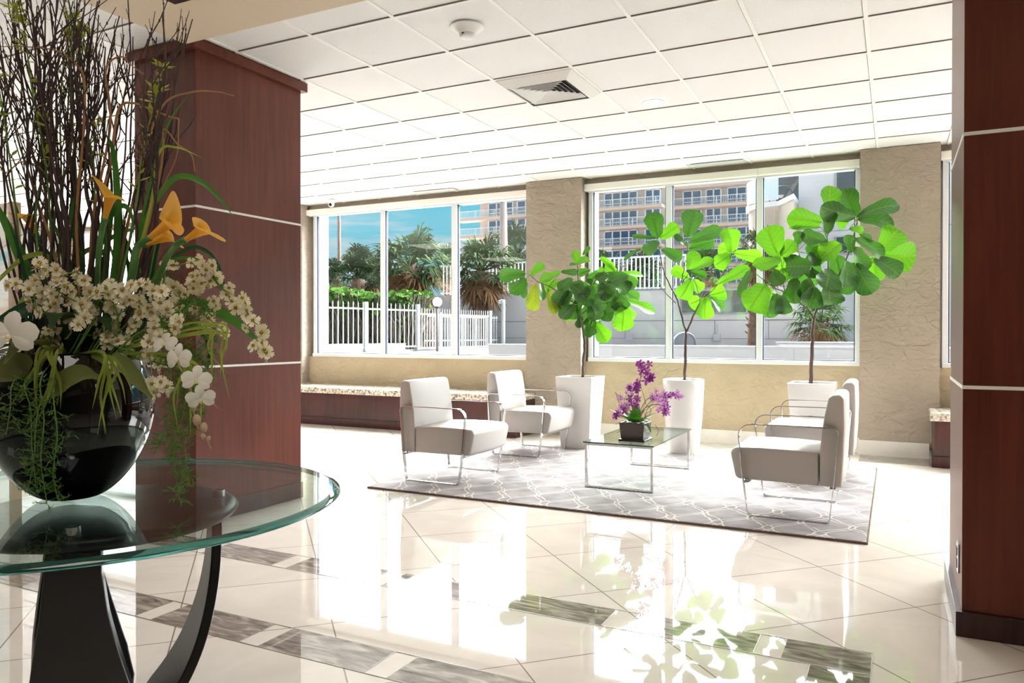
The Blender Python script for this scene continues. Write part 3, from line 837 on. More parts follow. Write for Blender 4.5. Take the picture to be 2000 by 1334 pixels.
# ================================================================== FIDDLE LEAF FIGS
leafmat('fig_leaf', (.014, .078, .015), (.055, .19, .012), .24, .30, .5, veins=True)
leafmat('fig_leaf_bright', (.09, .34, .02), (.085, .25, .006), .42, .35, .4, veins=True)
leafmat('fig_leaf_yellow', (.26, .36, .03), (.16, .24, .012), .45, .4, .3, veins=True)
VW = [(0, .02), (.05, .26), (.15, .56), (.28, .66), (.40, .72), (.52, .86), (.66, 1.0), (.80, .98), (.91, .74), (.975, .40), (1.0, .06)]
def fig_leaf(mb_, a, b, w, nrm, rr, mi=0, droop=.12, cup=.12):
    a, b = Vector(a), Vector(b)
    t = b-a; L_ = t.length; t.normalize()
    side = t.cross(nrm).normalized(); up = side.cross(t).normalized()
    if up.dot(nrm) < 0: up = -up
    vs = []; uvs = []
    ph = rr.uniform(0, 6); bend = rr.uniform(-.06, .10); side_b = rr.uniform(-.06, .06)
    for v, wf in VW:
        c = a + t*L_*v + up*(droop*L_*4*v*(1-v)*.35) + up*bend*L_*v*v + side*side_b*L_*sin(pi*v)
        hw = w*.5*wf
        for k in range(7):
            u = (k-3)/3
            wav = .035*w*sin(ph+v*13+k*.4)*abs(u)
            vs.append(c + side*hw*u + up*(cup*w*(abs(u)**1.5)*wf + wav))
            uvs.append((.5+u*.5, v))
    n = 7; fs = []
    for i in range(len(VW)-1):
        for k in range(6):
            fs.append((i*n+k, i*n+k+1, (i+1)*n+k+1, (i+1)*n+k))
    mb_.add(vs, fs, mi, uvs)

def fig_tree(name_label, base, D, origin, sc, limbs, leaves, seed, planter):
    t = empty('potted_fiddle_leaf_fig', base, name_label, 'potted tree')
    B = Vector(base); rr = random.Random(seed)
    def W(x, y, d=0.0):
        return atD(origin[0]+x/sc, origin[1]+y/sc, D+d) - B
    planter(t)
    tr = MB(); bmb = MB()
    for i, (pts, r0, r1) in enumerate(limbs):
        P = [W(x, y, d) for x, y, d in pts]
        S = spline(P, 6); n = len(S)
        S = [p+Vector((rr.uniform(-1, 1), rr.uniform(-1, 1), 0))*.004 for p in S]
        (tr if i == 0 else bmb).tube(S, [r0+(r1-r0)*k/(n-1) for k in range(n)], 8)
    tr.build('trunk', 'bark', t, smooth=True)
    bmb.build('branches', 'bark', t, smooth=True)
    lf_ = MB(); st_ = MB()
    cv = -ray(origin[0], origin[1]).normalized()
    for (ax, ay, bx, by, w, *k) in leaves:
        mi = k[0] if k else 0
        d0 = k[1] if len(k) > 1 else rr.uniform(-.16, .16)
        d1 = d0 + rr.uniform(-.07, .07)
        a, b = W(ax, ay, d0), W(bx, by, d1)
        nrm = (cv + Vector((rr.uniform(-.6, .6), rr.uniform(-.2, .5), rr.uniform(-.1, .8)))).normalized()
        ww = w/sc*D/F_PX
        fig_leaf(lf_, a, b, ww*1.27, nrm, rr, mi)
        st_.tube([a, a+(b-a)*.5, b-(b-a)*.06], [.0035, .0022, .0008], 4)
        # short stalk back towards the nearest limb point
        best = None
        for pts, _, _ in limbs:
            for (x, y, d) in pts:
                q = W(x, y, d)
                if best is None or (q-a).length < (best-a).length: best = q
        if (best-a).length < .22: st_.tube([best, a], [.004, .0032], 4)
    lf_.build('foliage', ['fig_leaf', 'fig_leaf_bright', 'fig_leaf_yellow'], t, smooth=True)
    st_.build('leaf_stalks', 'fig_stalk', t, smooth=True)
    return t
mat('fig_stalk', (.20, .30, .07), .6)

def square_planter(hb, ht, h):
    def f(t):
        th = .018; z0 = h-.035
        q = MB()
        A = [(-1, -1), (1, -1), (1, 1), (-1, 1)]
        def ring(s, z): return [(a*s, b*s, z) for a, b in A]
        q.add(ring(hb, .0008)+ring(ht, h)+ring(ht-th, h)+ring(ht-th-.002, z0-.02),
              [(3, 2, 1, 0)] + [(r*4+k, r*4+(k+1) % 4, r*4+4+(k+1) % 4, r*4+4+k) for r in range(3) for k in range(4)])
        p = q.build('planter', 'planter_gloss', t, bevel=.004)
        s = MB(); n = 12; e_ = ht-th-.003
        vs = [(-e_+2*e_*i/n, -e_+2*e_*j/n, z0+R.uniform(-.006, .008)) for j in range(n+1) for i in range(n+1)]
        s.add(vs, [(j*(n+1)+i, j*(n+1)+i+1, (j+1)*(n+1)+i+1, (j+1)*(n+1)+i) for j in range(n) for i in range(n)])
        for _ in range(60): s.ball((R.uniform(-e_, e_)*.9, R.uniform(-e_, e_)*.9, z0+.006), R.uniform(.006, .014), 5)
        s.build('soil', 'soil', p)
    return f
def round_planter(rb, rt_, h):
    def f(t):
        pr = [(0, .0008), (rb, .0008)]+[(rb+(rt_-rb)*(1-(1-i/10)**1.7), .004+(h-.006)*i/10) for i in range(11)]+[(rt_-.006, h), (rt_-.016, h-.004), (rt_-.018, h-.06)]
        p = MB().lathe(pr, 56).build('planter', 'planter_gloss', t, smooth=True)
        s = MB().lathe([(0, h-.035), (rt_-.0185, h-.035)], 32)
        for _ in range(50):
            a = R.uniform(0, 6.28); r = R.uniform(0, rt_-.04)
            s.ball((r*cos(a), r*sin(a), h-.03), R.uniform(.006, .013), 5)
        s.build('soil', 'soil', p)
    return f

def dep(x, y): return (Vector((x, y, CAM_H))-CAMV).dot(fw)
# tree 1 (left), crop frame (960,460) x4.447
B1 = (-2.945, 7.47, 0); D1 = dep(*B1[:2])
fig_tree('wide bushy fiddle leaf fig in square white planter, leftmost of the three fig trees', B1, D1, (960, 460), 4.447,
 [([(790, 1235, 0), (800, 1060, 0), (808, 900, 0), (765, 690, 0), (735, 560, .0)], .017, .011),
  ([(808, 905, 0), (850, 830, .05), (880, 640, .1), (860, 400, .12)], .008, .005),
  ([(735, 560, 0), (748, 400, 0), (748, 245, 0)], .007, .004),
  ([(740, 600, 0), (620, 520, -.05), (500, 440, -.06), (410, 405, -.05), (330, 345, -.03)], .007, .003),
  ([(760, 650, 0), (870, 440, -.05), (990, 330, -.08), (1100, 310, -.05), (1150, 250, 0)], .007, .003),
  ([(770, 690, 0), (960, 560, -.12), (1130, 520, -.15)], .006, .003)],
 [(300, 330, 65, 350, 105, 0, .02), (300, 370, 160, 490, 105, 0, .0), (305, 400, 285, 548, 55, 0), (335, 345, 455, 243, 70, 1), (385, 420, 365, 655, 105, 2, -.1), (425, 400, 432, 565, 60, 0),
  (490, 460, 545, 685, 80, 2), (600, 320, 425, 405, 100, 1), (600, 315, 745, 325, 55, 0), (745, 250, 715, 135, 70, 1), (750, 245, 850, 200, 70, 1), (745, 250, 675, 250, 30, 0), (790, 170, 852, 95, 34, 0),
  (590, 400, 470, 465, 70, 1), (700, 370, 580, 480, 80, 0, -.15), (800, 400, 690, 480, 90, 0, -.18), (860, 300, 755, 335, 60, 0), (945, 300, 850, 410, 70, 0), (1010, 330, 905, 385, 80, 0), (1080, 325, 990, 250, 85, 1),
  (1090, 325, 945, 188, 42, 1), (1100, 330, 1318, 350, 55, 1), (1120, 340, 1255, 430, 95, 1), (1120, 330, 1240, 460, 90, 0), (1190, 350, 1020, 410, 120, 0, -.2), (1000, 390, 1000, 585, 165, 0, -.24),
  (880, 430, 800, 610, 120, 0, -.2), (700, 480, 615, 625, 110, 0, -.15), (770, 520, 680, 725, 95, 0), (600, 520, 550, 650, 110, 0), (830, 600, 785, 770, 110, 0), (870, 520, 900, 740, 120, 0, -.1), (950, 560, 1060, 710, 130, 0),
  (1100, 470, 1120, 660, 130, 0, -.15), (1150, 480, 1280, 555, 90, 0), (1180, 560, 1412, 680, 100, 1, -.2), (1150, 610, 1130, 830, 145, 1, -.18), (1190, 620, 1232, 725, 60, 1), (890, 745, 1000, 930, 120, 1, .05),
  (820, 885, 885, 790, 90, 0), (700, 430, 820, 560, 130, 0, -.2), (930, 420, 1060, 520, 130, 0, -.22), (640, 440, 740, 560, 120, 0, -.1), (1080, 380, 1180, 500, 130, 0, -.15), (860, 540, 960, 660, 120, 0, -.2), (1020, 540, 1090, 660, 120, 0, -.1), (560, 560, 640, 660, 90, 0), (900, 360, 980, 300, 80, 1), (780, 700, 745, 800, 55, 0), (720, 600, 600, 725, 95, 0), (650, 420, 560, 600, 120, 0), (900, 640, 840, 850, 110, 0), (1020, 480, 900, 620, 120, 0, .1), (760, 400, 640, 560, 110, 0, .1),
  (820, 380, 930, 520, 120, 0, .12), (1060, 600, 960, 740, 110, 0, .1), (640, 600, 700, 740, 90, 1, .12), (980, 640, 930, 730, 80, 0)], 11, square_planter(.155, .200, .75))
# tree 2 (middle), crop frame (1220,380) x3.511
B2 = (-1.89, 7.60, 0); D2 = dep(*B2[:2])
fig_tree('sparse forked fiddle leaf fig in round white planter, middle of the three fig trees', B2, D2, (1220, 380), 3.511,
 [([(410, 1290, 0), (418, 1100, 0), (421, 945, 0)], .016, .013),
  ([(421, 945, 0), (385, 810, 0), (350, 700, .02), (270, 530, .03), (230, 320, .04)], .010, .004),
  ([(352, 705, .02), (395, 570, 0), (425, 420, -.02), (433, 320, -.02)], .006, .003),
  ([(352, 745, .02), (260, 650, .06), (170, 510, .1)], .005, .002),
  ([(425, 940, 0), (520, 735, -.03), (640, 610, -.04), (740, 400, -.05)], .010, .004),
  ([(520, 740, -.03), (500, 650, -.03), (475, 570, -.04)], .004, .002),
  ([(530, 710, -.03), (575, 610, .0)], .004, .002),
  ([(362, 700, .02), (400, 600, -.04), (460, 515, -.05)], .005, .003)],
 [(228, 300, 185, 122, 108, 0), (238, 300, 362, 215, 80, 1), (222, 298, 48, 285, 26, 0), (232, 318, 150, 410, 92, 0), (252, 375, 385, 455, 85, 0), (432, 295, 468, 102, 118, 0, -.05), (440, 325, 664, 238, 82, 0),
  (436, 372, 620, 325, 75, 0), (424, 355, 330, 290, 55, 0), (430, 515, 480, 385, 92, 1), (455, 518, 615, 455, 88, 1), (455, 530, 562, 570, 62, 0), (445, 575, 322, 515, 72, 1), (455, 585, 375, 712, 98, 1), (470, 585, 525, 660, 72, 1),
  (733, 400, 700, 232, 112, 1), (733, 402, 645, 355, 76, 1, .1), (730, 408, 615, 490, 92, 1), (745, 400, 945, 428, 72, 1), (632, 615, 858, 498, 72, 1, -.2), (525, 715, 440, 755, 92, 1), (580, 690, 690, 660, 100, 1), (558, 700, 545, 855, 98, 1, -.1), (590, 700, 672, 795, 72, 0), (120, 370, -5, 450, 26, 0)], 12, round_planter(.150, .203, .742))
# tree 3 (right), crop frame (1400,340) x3.176
B3 = (-.67, 7.49, 0); D3 = dep(*B3[:2])
fig_tree('tallest fiddle leaf fig in square white planter, rightmost, reaching over the wall pier', B3, D3, (1400, 340), 3.176,
 [([(583, 1300, 0), (592, 1060, 0), (600, 895, 0)], .018, .014),
  ([(600, 895, 0), (640, 780, 0), (690, 600, .02), (685, 400, .03)], .011, .004),
  ([(598, 895, 0), (560, 835, -.02), (450, 745, -.06), (350, 700, -.08), (210, 590, -.1)], .008, .003),
  ([(640, 780, 0), (760, 620, -.03), (830, 460, -.04), (870, 285, -.05)], .009, .004),
  ([(800, 560, -.03), (900, 550, -.06), (975, 515, -.08)], .005, .003),
  ([(420, 735, -.05), (400, 540, -.02), (385, 510, 0)], .004, .002),
  ([(650, 760, 0), (560, 620, .03), (500, 480, .06)], .006, .003)],
 [(695, 258, 700, 72, 118, 1, .05), (862, 265, 645, 195, 115, 0, -.12), (868, 262, 780, 98, 110, 0), (866, 270, 1136, 190, 80, 0, -.1), (872, 280, 1092, 325, 90, 0), (655, 300, 435, 270, 105, 1), (690, 375, 722, 240, 80, 0, -.1), (735, 265, 800, 322, 66, 1),
  (650, 330, 445, 345, 44, 1), (690, 420, 515, 405, 100, 0), (500, 440, 520, 355, 66, 0), (385, 515, 312, 325, 140, 1, -.05), (395, 512, 480, 415, 76, 1), (400, 525, 225, 565, 70, 1), (212, 590, 150, 770, 50, 0), (270, 600, 350, 545, 90, 0),
  (305, 685, 195, 845, 148, 1, -.15), (325, 700, 300, 800, 80, 1), (345, 735, 305, 890, 95, 0), (375, 740, 358, 870, 92, 0, -.1), (400, 750, 430, 868, 84, 0), (350, 600, 392, 690, 74, 0), (380, 690, 465, 600, 88, 1), (590, 570, 425, 575, 115, 0, -.2),
  (700, 590, 670, 715, 135, 0, -.25), (700, 690, 700, 812, 135, 0, -.2), (800, 535, 800, 705, 112, 0, -.25), (610, 700, 565, 825, 118, 0, -.2), (490, 640, 470, 805, 100, 0, -.15), (560, 650, 535, 770, 86, 0, -.2), (690, 440, 600, 520, 80, 1), (770, 430, 650, 520, 105, 1, -.1),
  (845, 550, 965, 735, 115, 0, -.15), (975, 525, 1125, 640, 115, 0, -.1), (975, 530, 1010, 660, 90, 1), (1025, 475, 1125, 345, 130, 1, -.05), (1030, 500, 1232, 505, 150, 1), (850, 400, 1045, 520, 78, 0, -.12), (880, 365, 955, 415, 44, 0), (820, 340, 915, 352, 40, 1),
  (832, 490, 815, 375, 66, 0), (850, 590, 895, 520, 60, 1), (900, 540, 1000, 530, 46, 1), (860, 450, 920, 600, 90, 0), (560, 420, 650, 560, 120, 0, .1), (620, 480, 560, 640, 120, 0, .1), (740, 500, 780, 660, 120, 0, .1), (520, 560, 600, 700, 120, 0, .12),
  (640, 600, 720, 720, 110, 1, .12), (450, 560, 520, 640, 100, 0, .1), (860, 620, 760, 740, 80, 0, .1), (820, 560, 880, 700, 90, 1, .12), (430, 470, 400, 600, 110, 1, .1), (480, 600, 420, 500, 90, 0, .1), (430, 720, 400, 870, 86, 1, .1), (590, 500, 690, 480, 70, 1)], 13, square_planter(.150, .198, .75))

# ================================================================== ROUND GLASS TABLE
TC = Vector((-1.995, 1.375, 0)); TR = .672; TZ = .74
t = empty('round_table', TC, 'round glass table on curved black legs in the left foreground', 'table')
MB().lathe([(0, TZ-.016), (TR-.022, TZ-.016), (TR-.022, TZ-.0005), (0, TZ-.0005)], 96).build('glass_top', 'table_glass', t)
GR, nt_, b_ = nmat('glass_rim')
b_.inputs['Base Color'].default_value = (.015, .13, .11, 1); b_.inputs['Roughness'].default_value = .02; b_.inputs['Transmission Weight'].default_value = .7; b_.inputs['IOR'].default_value = 1.5
MB().lathe([(TR-.0218, TZ-.0162), (TR-.004, TZ-.0165), (TR, TZ-.013), (TR-.001, TZ-.008), (TR-.0218, TZ)], 160).build('bevelled_edge', 'glass_rim', t, smooth=True)
PC = Vector((-.005, .035, 0))
LEGA = [-48, 55, 163]
MB().lathe([(0, .655), (.30, .655), (.345, .668), (.36, .685), (.35, .698), (.33, .702), (0, .702)], 72, c=PC).build('disc', 'black_wood', t, smooth=True)
for a in LEGA:
    a = radians(a); d = Vector((cos(a), sin(a), 0)); s_ = Vector((-sin(a), cos(a), 0))
    pr = [(.305, .66), (.307, .60), (.300, .50), (.283, .40), (.253, .30), (.210, .21), (.150, .13), (.09, .075), (.03, .05)]
    wd = [.062, .064, .076, .095, .115, .13, .13, .10, .07]
    S = spline([(p[0], 0, p[1]) for p in pr], 4); n = len(S)
    vs = []
    for i, p in enumerate(S):
        k = i/4; k0 = min(int(k), 7); wq = wd[k0]+(wd[min(k0+1, 8)]-wd[k0])*(k-k0)
        tt = (S[min(i+1, n-1)]-S[max(i-1, 0)]).normalized(); nn = Vector((-tt.z, 0, tt.x))
        for off, sg in ((0, -1), (0, 1), (-.028, 1), (-.028, -1)):
            q = p + nn*(-off if nn.x < 0 else off)
            vs.append(PC + d*q.x + s_*wq*sg + Vector((0, 0, q.z)))
    fs = [(i*4+k, i*4+(k+1) % 4, (i+1)*4+(k+1) % 4, (i+1)*4+k) for i in range(n-1) for k in range(4)]+[(3, 2, 1, 0), tuple((n-1)*4+k for k in range(4))]
    MB().add(vs, fs).build('leg', 'black_wood', t, bevel=.004)
    MB().lathe([(0, .702), (.019, .702), (.019, TZ-.0165), (0, TZ-.0165)], 28, c=PC+d*.306).build('glass_spacer', 'chrome', t, smooth=False, bevel=.001)
MB().lathe([(0, .0008), (.235, .0008), (.24, .010), (.20, .035), (.06, .075), (0, .078)], 56, c=PC).build('foot', 'black_wood', t, smooth=True)

# ================================================================== VASE
VC = Vector((-2.045, 1.345, TZ))
t = empty('vase', VC, 'large glossy black bowl vase standing on the round glass table', 'vase')
pr = [(0, .001), (.055, .001), (.085, .010), (.125, .042), (.165, .095), (.192, .150), (.207, .205), (.212, .255), (.207, .305), (.195, .350), (.180, .385), (.172, .400), (.163, .402), (.160, .392), (.172, .350), (.186, .300), (.190, .25), (.17, .12), (0, .05)]
MB().lathe([tuple(p) for p in [(q.x, q.z) for q in spline([(a, 0, b) for a, b in pr[:12]], 4)]]+pr[12:], 96).build('bowl', 'black_lacquer', t, smooth=True)
MB().lathe([(0, .33), (.176, .33)], 40).build('soil', 'soil', t)

# ================================================================== FLOWER ARRANGEMENT IN THE VASE
DV = dep(VC.x, VC.y)
A = random.Random(21)
def V(px, py, dd=0.0): return atD(px, py, DV+dd)
def VP(pts, d0=0.0, d1=0.0):
    n = len(pts)
    return [V(p[0], p[1], d0+(d1-d0)*i/max(1, n-1)) for i, p in enumerate(pts)]
MOUTH = VC + Vector((0, 0, .36))
def rnd_mouth(px, dd):
    """a point inside the vase mouth under this part of the bouquet"""
    a = MOUTH + rt2*max(-.11, min(.11, (px-165)*.0011)) + fw*max(-.1, min(.1, dd*.5))
    return a + Vector((0, 0, -.02))
mat('twig_bark', (.050, .028, .024), .75)
mat('willow_bark', (.34, .16, .055), .6)
leafmat('strap_green', (.035, .12, .018), (.12, .34, .04), .3, .35)
leafmat('strap_dark', (.012, .055, .022), (.03, .12, .03), .2, .35)
mat('strap_dark2', (.02, .06, .02), .5)
leafmat('strap_lime', (.24, .30, .045), (.45, .55, .08), .35, .4)
leafmat('fern_green', (.10, .22, .035), (.15, .32, .04), .3, .5)
leafmat('dark_leaf', (.018, .05, .018), (.04, .10, .02), .25, .4)
leafmat('olive_leaf', (.15, .17, .05), (.22, .24, .06), .35, .5)
leafmat('sprig_leaf', (.33, .38, .05), (.55, .60, .07), .45, .45)
leafmat('calla_yellow', (.92, .50, .06), (.98, .56, .06), .40, .40)
leafmat('blossom_cream', (.93, .88, .70), (.85, .78, .5), .35, .6)
mat('pale_lip', (.82, .70, .40), .5)
leafmat('orchid_white', (.84, .81, .74), (.9, .88, .8), .35, .45)
mat('blossom_eye', (.34, .22, .02), .7)
mat('bud_pink', (.60, .45, .36), .6)
mat('green_stem', (.14, .25, .05), .6)
mat('tan_stem', (.45, .30, .15), .6)

# --- dark twigs: (x at base, base y) -> (x at top, top y)
TW = []
for i in range(26): TW.append((A.uniform(20, 165), A.uniform(-60, 150), A.uniform(-40, 40)-A.uniform(0, 60), A.uniform(-40, 90)))
for i in range(19): TW.append((A.uniform(130, 230), A.uniform(130, 255), 0, A.uniform(-10, 120)))
for i in range(13): TW.append((A.uniform(225, 300), A.uniform(262, 372), 0, A.uniform(15, 150)))
def twig(bx, tx, ty, i):
    dd = A.uniform(-.16, .20)
    b0 = V(bx, 690, dd*.4); b0 = b0.lerp(rnd_mouth(bx, dd), .8)
    top = V(tx, ty, dd)
    mid = V(bx+(tx-bx)*.25+A.uniform(-12, 12), 480, dd*.7)
    q = [b0, mid]
    for k in range(1, 5):
        f = k/4
        q.append(mid.lerp(top, f)+Vector((A.uniform(-1, 1), A.uniform(-1, 1), A.uniform(-.3, .3)))*.020)
    S = spline(q, 5); n = len(S)
    m = MB(); r0 = A.uniform(.0028, .0052)
    m.tube(S, [r0+(.0016-r0)*k/(n-1) for k in range(n)], 6)
    for s_ in range(A.randint(4, 7)):
        k = A.randint(int(n*.35), n-3)
        p = S[k]; tdir = (S[k+1]-S[k]).normalized()
        side = Vector((A.uniform(-1, 1), A.uniform(-1, 1), 0)).normalized()
        d = (tdir*1.0+side*A.uniform(.35, .8)).normalized()
        L_ = A.uniform(.08, .26); pts = [p]
        for j in range(4):
            d = (d+Vector((A.uniform(-.3, .3), A.uniform(-.3, .3), A.uniform(.0, .35)))).normalized()
            p = p+d*L_/4; pts.append(p)
        Q = spline(pts, 3)
        m.tube(Q, [.0020+(.0008-.0020)*j/(len(Q)-1) for j in range(len(Q))], 5)
        for j in (3, 6, 9):
            if j < len(Q): m.ball(Q[j], .0035, 5, sc=(.8, .8, 1.4))
    org = m.v; o0 = VC
    m.v = [(v[0]-o0.x, v[1]-o0.y, v[2]-o0.z) for v in m.v]
    o = m.build('bare_branch', 'twig_bark', smooth=True, loc=o0)
    tag(o, 'thin dark brown forked twig among the tall bare branches standing in the black vase', 'twig', 'dark twigs of the flower arrangement')
for i, (bx, tx, tb, ty) in enumerate(TW): twig(bx, tx, ty, i)

# --- curly orange willow stems
WL = [([(200, 600), (190, 450), (212, 310), (232, 215), (262, 200), (300, 212), (330, 226), (352, 232), (350, 250), (342, 300), (325, 345), (305, 400)], 'curly orange willow stem looping over the wood column edge'),
      ([(150, 600), (150, 430), (165, 260), (165, 160), (150, 120), (112, 95), (60, 90), (-10, 84)], 'curly orange willow stem arching left near the top of the bouquet'),
      ([(170, 600), (185, 430), (222, 250), (200, 140), (235, 105), (262, 128), (282, 150)], 'curly orange willow stem bending right below the ceiling soffit'),
      ([(130, 620), (110, 500), (92, 440), (70, 380), (60, 330), (40, 312), (10, 340)], 'curly orange willow stem low on the left side'),
      ([(240, 600), (300, 400), (318, 300), (322, 250), (345, 275), (372, 300), (384, 332)], 'curly tan willow tip reaching right in front of the wood column'),
      ([(230, 560), (280, 330), (320, 205), (372, 180), (420, 178), (458, 188)], 'thin reddish willow tip curving far right across the wood column')]
for pts, lab in WL:
    dd = A.uniform(-.12, .02); P = VP(pts, dd*.3, dd); P = [rnd_mouth(pts[0][0], 0)]+P
    P = [P[0]]+[p+Vector((A.uniform(-1, 1), A.uniform(-1, 1), A.uniform(-1, 1)))*.007 for p in P[1:]]
    S = spline(P, 6); n = len(S)
    tag(MB().tube(S, [.0048+(.0012-.0048)*k/(n-1) for k in range(n)], 6).build('curly_willow', 'willow_bark', smooth=True), lab, 'willow stem', 'curly willow stems of the arrangement')

# --- calla lilies
def calla(base, mouth, tipdir, r, stem, lab):
    """base, mouth: world points; tipdir: direction of the pointed lip"""
    t = empty('calla_lily', base, lab, 'calla lily', 'yellow calla lilies')
    ax = (mouth-base); L_ = ax.length; ax.normalize()
    td = (tipdir-ax*tipdir.dot(ax)).normalized(); sd = ax.cross(td)
    N_ = 28; rows = 14; vs = []
    for i in range(rows+1):
        f = i/rows
        for k in range(N_):
            a = 2*pi*k/N_
            c_, s_ = cos(a), sin(a)
            lip = max(0, c_)
            rad = r*(.16+.30*f+.54*f**4)
            pt = ax*L_*(f*(1.0+.28*lip*f*f) - (.10*(f**6)*(1-lip)))
            out = (td*c_*(1+.55*(lip**3)*f**5)+sd*s_*(1+.1*f))*rad
            if f > .7:
                g_ = (f-.7)/.3
                out *= 1+.18*g_*g_
                pt -= ax*L_*.16*g_*g_*(1-.3*lip)
                pt += ax*L_*.03*g_*sin(3*a+1)
            vs.append(pt+out)
    fs = [(i*N_+k, i*N_+(k+1) % N_, (i+1)*N_+(k+1) % N_, (i+1)*N_+k) for i in range(rows) for k in range(N_)]
    MB().add(vs, fs).build('bloom', 'calla_yellow', t, smooth=True)
    MB().tube([Vector((0, 0, 0)), ax*L_*.35, ax*L_*.72], [.004, .006, .004], 8).build('spadix', 'flower_yellow', t, smooth=True)
    S = spline([Vector((0, 0, 0))+ax*L_*.12, -ax*L_*.25]+[p-base for p in stem], 6)
    n = len(S)
    MB().tube(S, [.010 if k == 0 else .0085-.003*k/n for k in range(n)], 9).build('stem', 'calla_stem', t, smooth=True)
mat('calla_stem', (.055, .16, .03), .4)
Lr, Ur = rt2, Vector((0, 0, 1))
def cal(b, m_, tip, r, st, lab, dd):
    calla(V(*b, dd), V(*m_, dd-.012), tip, r, VP(st, dd, dd*.5)+[rnd_mouth(st[-1][0], dd)], lab)
cal((203, 435), (219, 366), -rt2*1-fw*.2+Ur*.1, .031, [(192, 500), (185, 590)], 'upright yellow calla lily near the centre of the bouquet, left of the column edge', -.10)
cal((285, 470), (350, 420), -rt2*.7+Ur*.9+fw*.2, .034, [(262, 530), (240, 610)], 'yellow calla lily with a tall pointed lip, upper of the pair at the right', -.16)
cal((280, 480), (340, 457), rt2*.2-Ur*.8-fw*.3, .027, [(255, 540), (235, 620)], 'yellow calla lily tucked beneath the two right blooms', -.12)
cal((356, 472), (410, 440), rt2*.4-Ur*.9-fw*.1, .031, [(322, 512), (285, 600)], 'yellow calla lily with drooping tip, rightmost against the wood column', -.20)
cal((72, 462), (48, 412), -rt2*.8+Ur*.4, .028, [(95, 520), (115, 600)], 'yellow calla lily at the far left behind the twigs', .05)
cal((238, 478), (226, 436), rt2*.4+Ur*.3, .020, [(235, 530), (225, 600)], 'small yellow calla bud half hidden behind the twigs', .06)

# --- strap leaves
ST = [([(245, 640), (262, 500), (300, 400), (345, 346), (395, 356), (430, 390), (457, 424)], 11, 'strap_green', 'long green strap leaf arching in front of the upper metal strip'),
      ([(300, 640), (325, 530), (350, 495), (385, 483), (418, 505), (437, 555), (427, 603)], 7, 'strap_dark', 'dark rolled strap leaf arching over the white blossoms at right'),
      ([(300, 640), (360, 600), (420, 606), (475, 640), (514, 682)], 19, 'strap_green', 'broad green strap leaf pointing right beneath the outer blossoms'),
      ([(310, 660), (360, 640), (400, 660), (408, 700), (398, 735), (368, 757)], 5, 'strap_dark', 'thin dark looping stem curling back to the white orchids'),
      ([(130, 660), (75, 590), (40, 500), (8, 430), (-25, 370)], 20, 'strap_green', 'wide green strap leaf leaning out to the far left'),
      ([(210, 650), (192, 720), (165, 775), (130, 815), (95, 862)], 15, 'strap_dark', 'dark green strap leaf hanging across the front of the black vase'),
      ([(140, 640), (100, 520), (55, 500), (0, 545), (-30, 590)], 9, 'strap_lime', 'light green strap leaf arching left over the blossoms'),
      ([(130, 620), (80, 570), (45, 590), (25, 650), (15, 700)], 13, 'strap_lime', 'light green strap leaf drooping over the large white orchid'),
      ([(150, 640), (150, 520), (190, 480), (245, 452), (290, 440)], 10, 'strap_green', 'green strap leaf slanting right beneath the yellow callas'),
      ([(205, 650), (205, 540), (214, 430), (238, 402), (256, 418), (262, 465)], 10, 'strap_green', 'green strap leaf curling over beside the central calla'),
      ([(215, 650), (222, 540), (230, 420), (222, 300), (205, 260)], 13, 'strap_green', 'upright green strap leaf in the middle of the twigs'),
      ([(175, 650), (160, 540), (140, 430), (150, 360)], 9, 'strap_green', 'upright green strap leaf left of the central calla'),
      ([(250, 600), (290, 420), (310, 300), (345, 288), (395, 308)], 5, 'strap_lime', 'fine light strap leaf bending right high in front of the column'),
      ([(250, 580), (300, 330), (330, 240), (372, 180)], 5, 'strap_green', 'fine green blade rising diagonally to the column edge'),
      ([(60, 640), (110, 600), (60, 600), (-10, 640), (-40, 700)], 26, 'strap_dark', 'wide dark leaf at the left edge above the white orchid'),
      ([(250, 650), (290, 560), (330, 510), (390, 510), (430, 560), (455, 575)], 6, 'strap_green', 'green blade arching through the right blossoms'),
      ([(255, 660), (330, 700), (385, 760), (400, 800)], 7, 'strap_lime', 'lime blade drooping behind the small orchid spray')]
for pts, w, mt_, lab in ST:
    dd = A.uniform(-.20, -.05) if pts[-1][1] > 500 else A.uniform(-.1, .08)
    P = VP(pts, dd*.3, dd); P[0] = P[0].lerp(rnd_mouth(pts[0][0], dd), .6)
    S = spline(P, 6); m_ = MB(); blade(m_, S, w*DV/F_PX*1.15, tipw=.06)
    tag(m_.build('strap_foliage', mt_, smooth=True), lab, 'leaf', 'strap leaves of the arrangement', kind='thing')

for i in range(16):
    sx = A.uniform(60, 320); ex = sx+A.uniform(-90, 90); ey = A.uniform(330, 480); dd = A.uniform(-.1, .15)
    P = [rnd_mouth(sx, dd), V(sx, 600, dd*.6), V((sx+ex)/2, (600+ey)/2-20, dd), V(ex, ey, dd)]
    m_ = MB(); blade(m_, spline(P, 7), A.uniform(4, 9)*DV/F_PX, tipw=.05)
    tag(m_.build('strap_foliage', 'strap_green' if i % 2 else 'strap_dark', smooth=True), 'narrow green blade rising among the twig bases behind the blossoms', 'leaf', 'narrow green blades behind the blossoms', kind='thing')
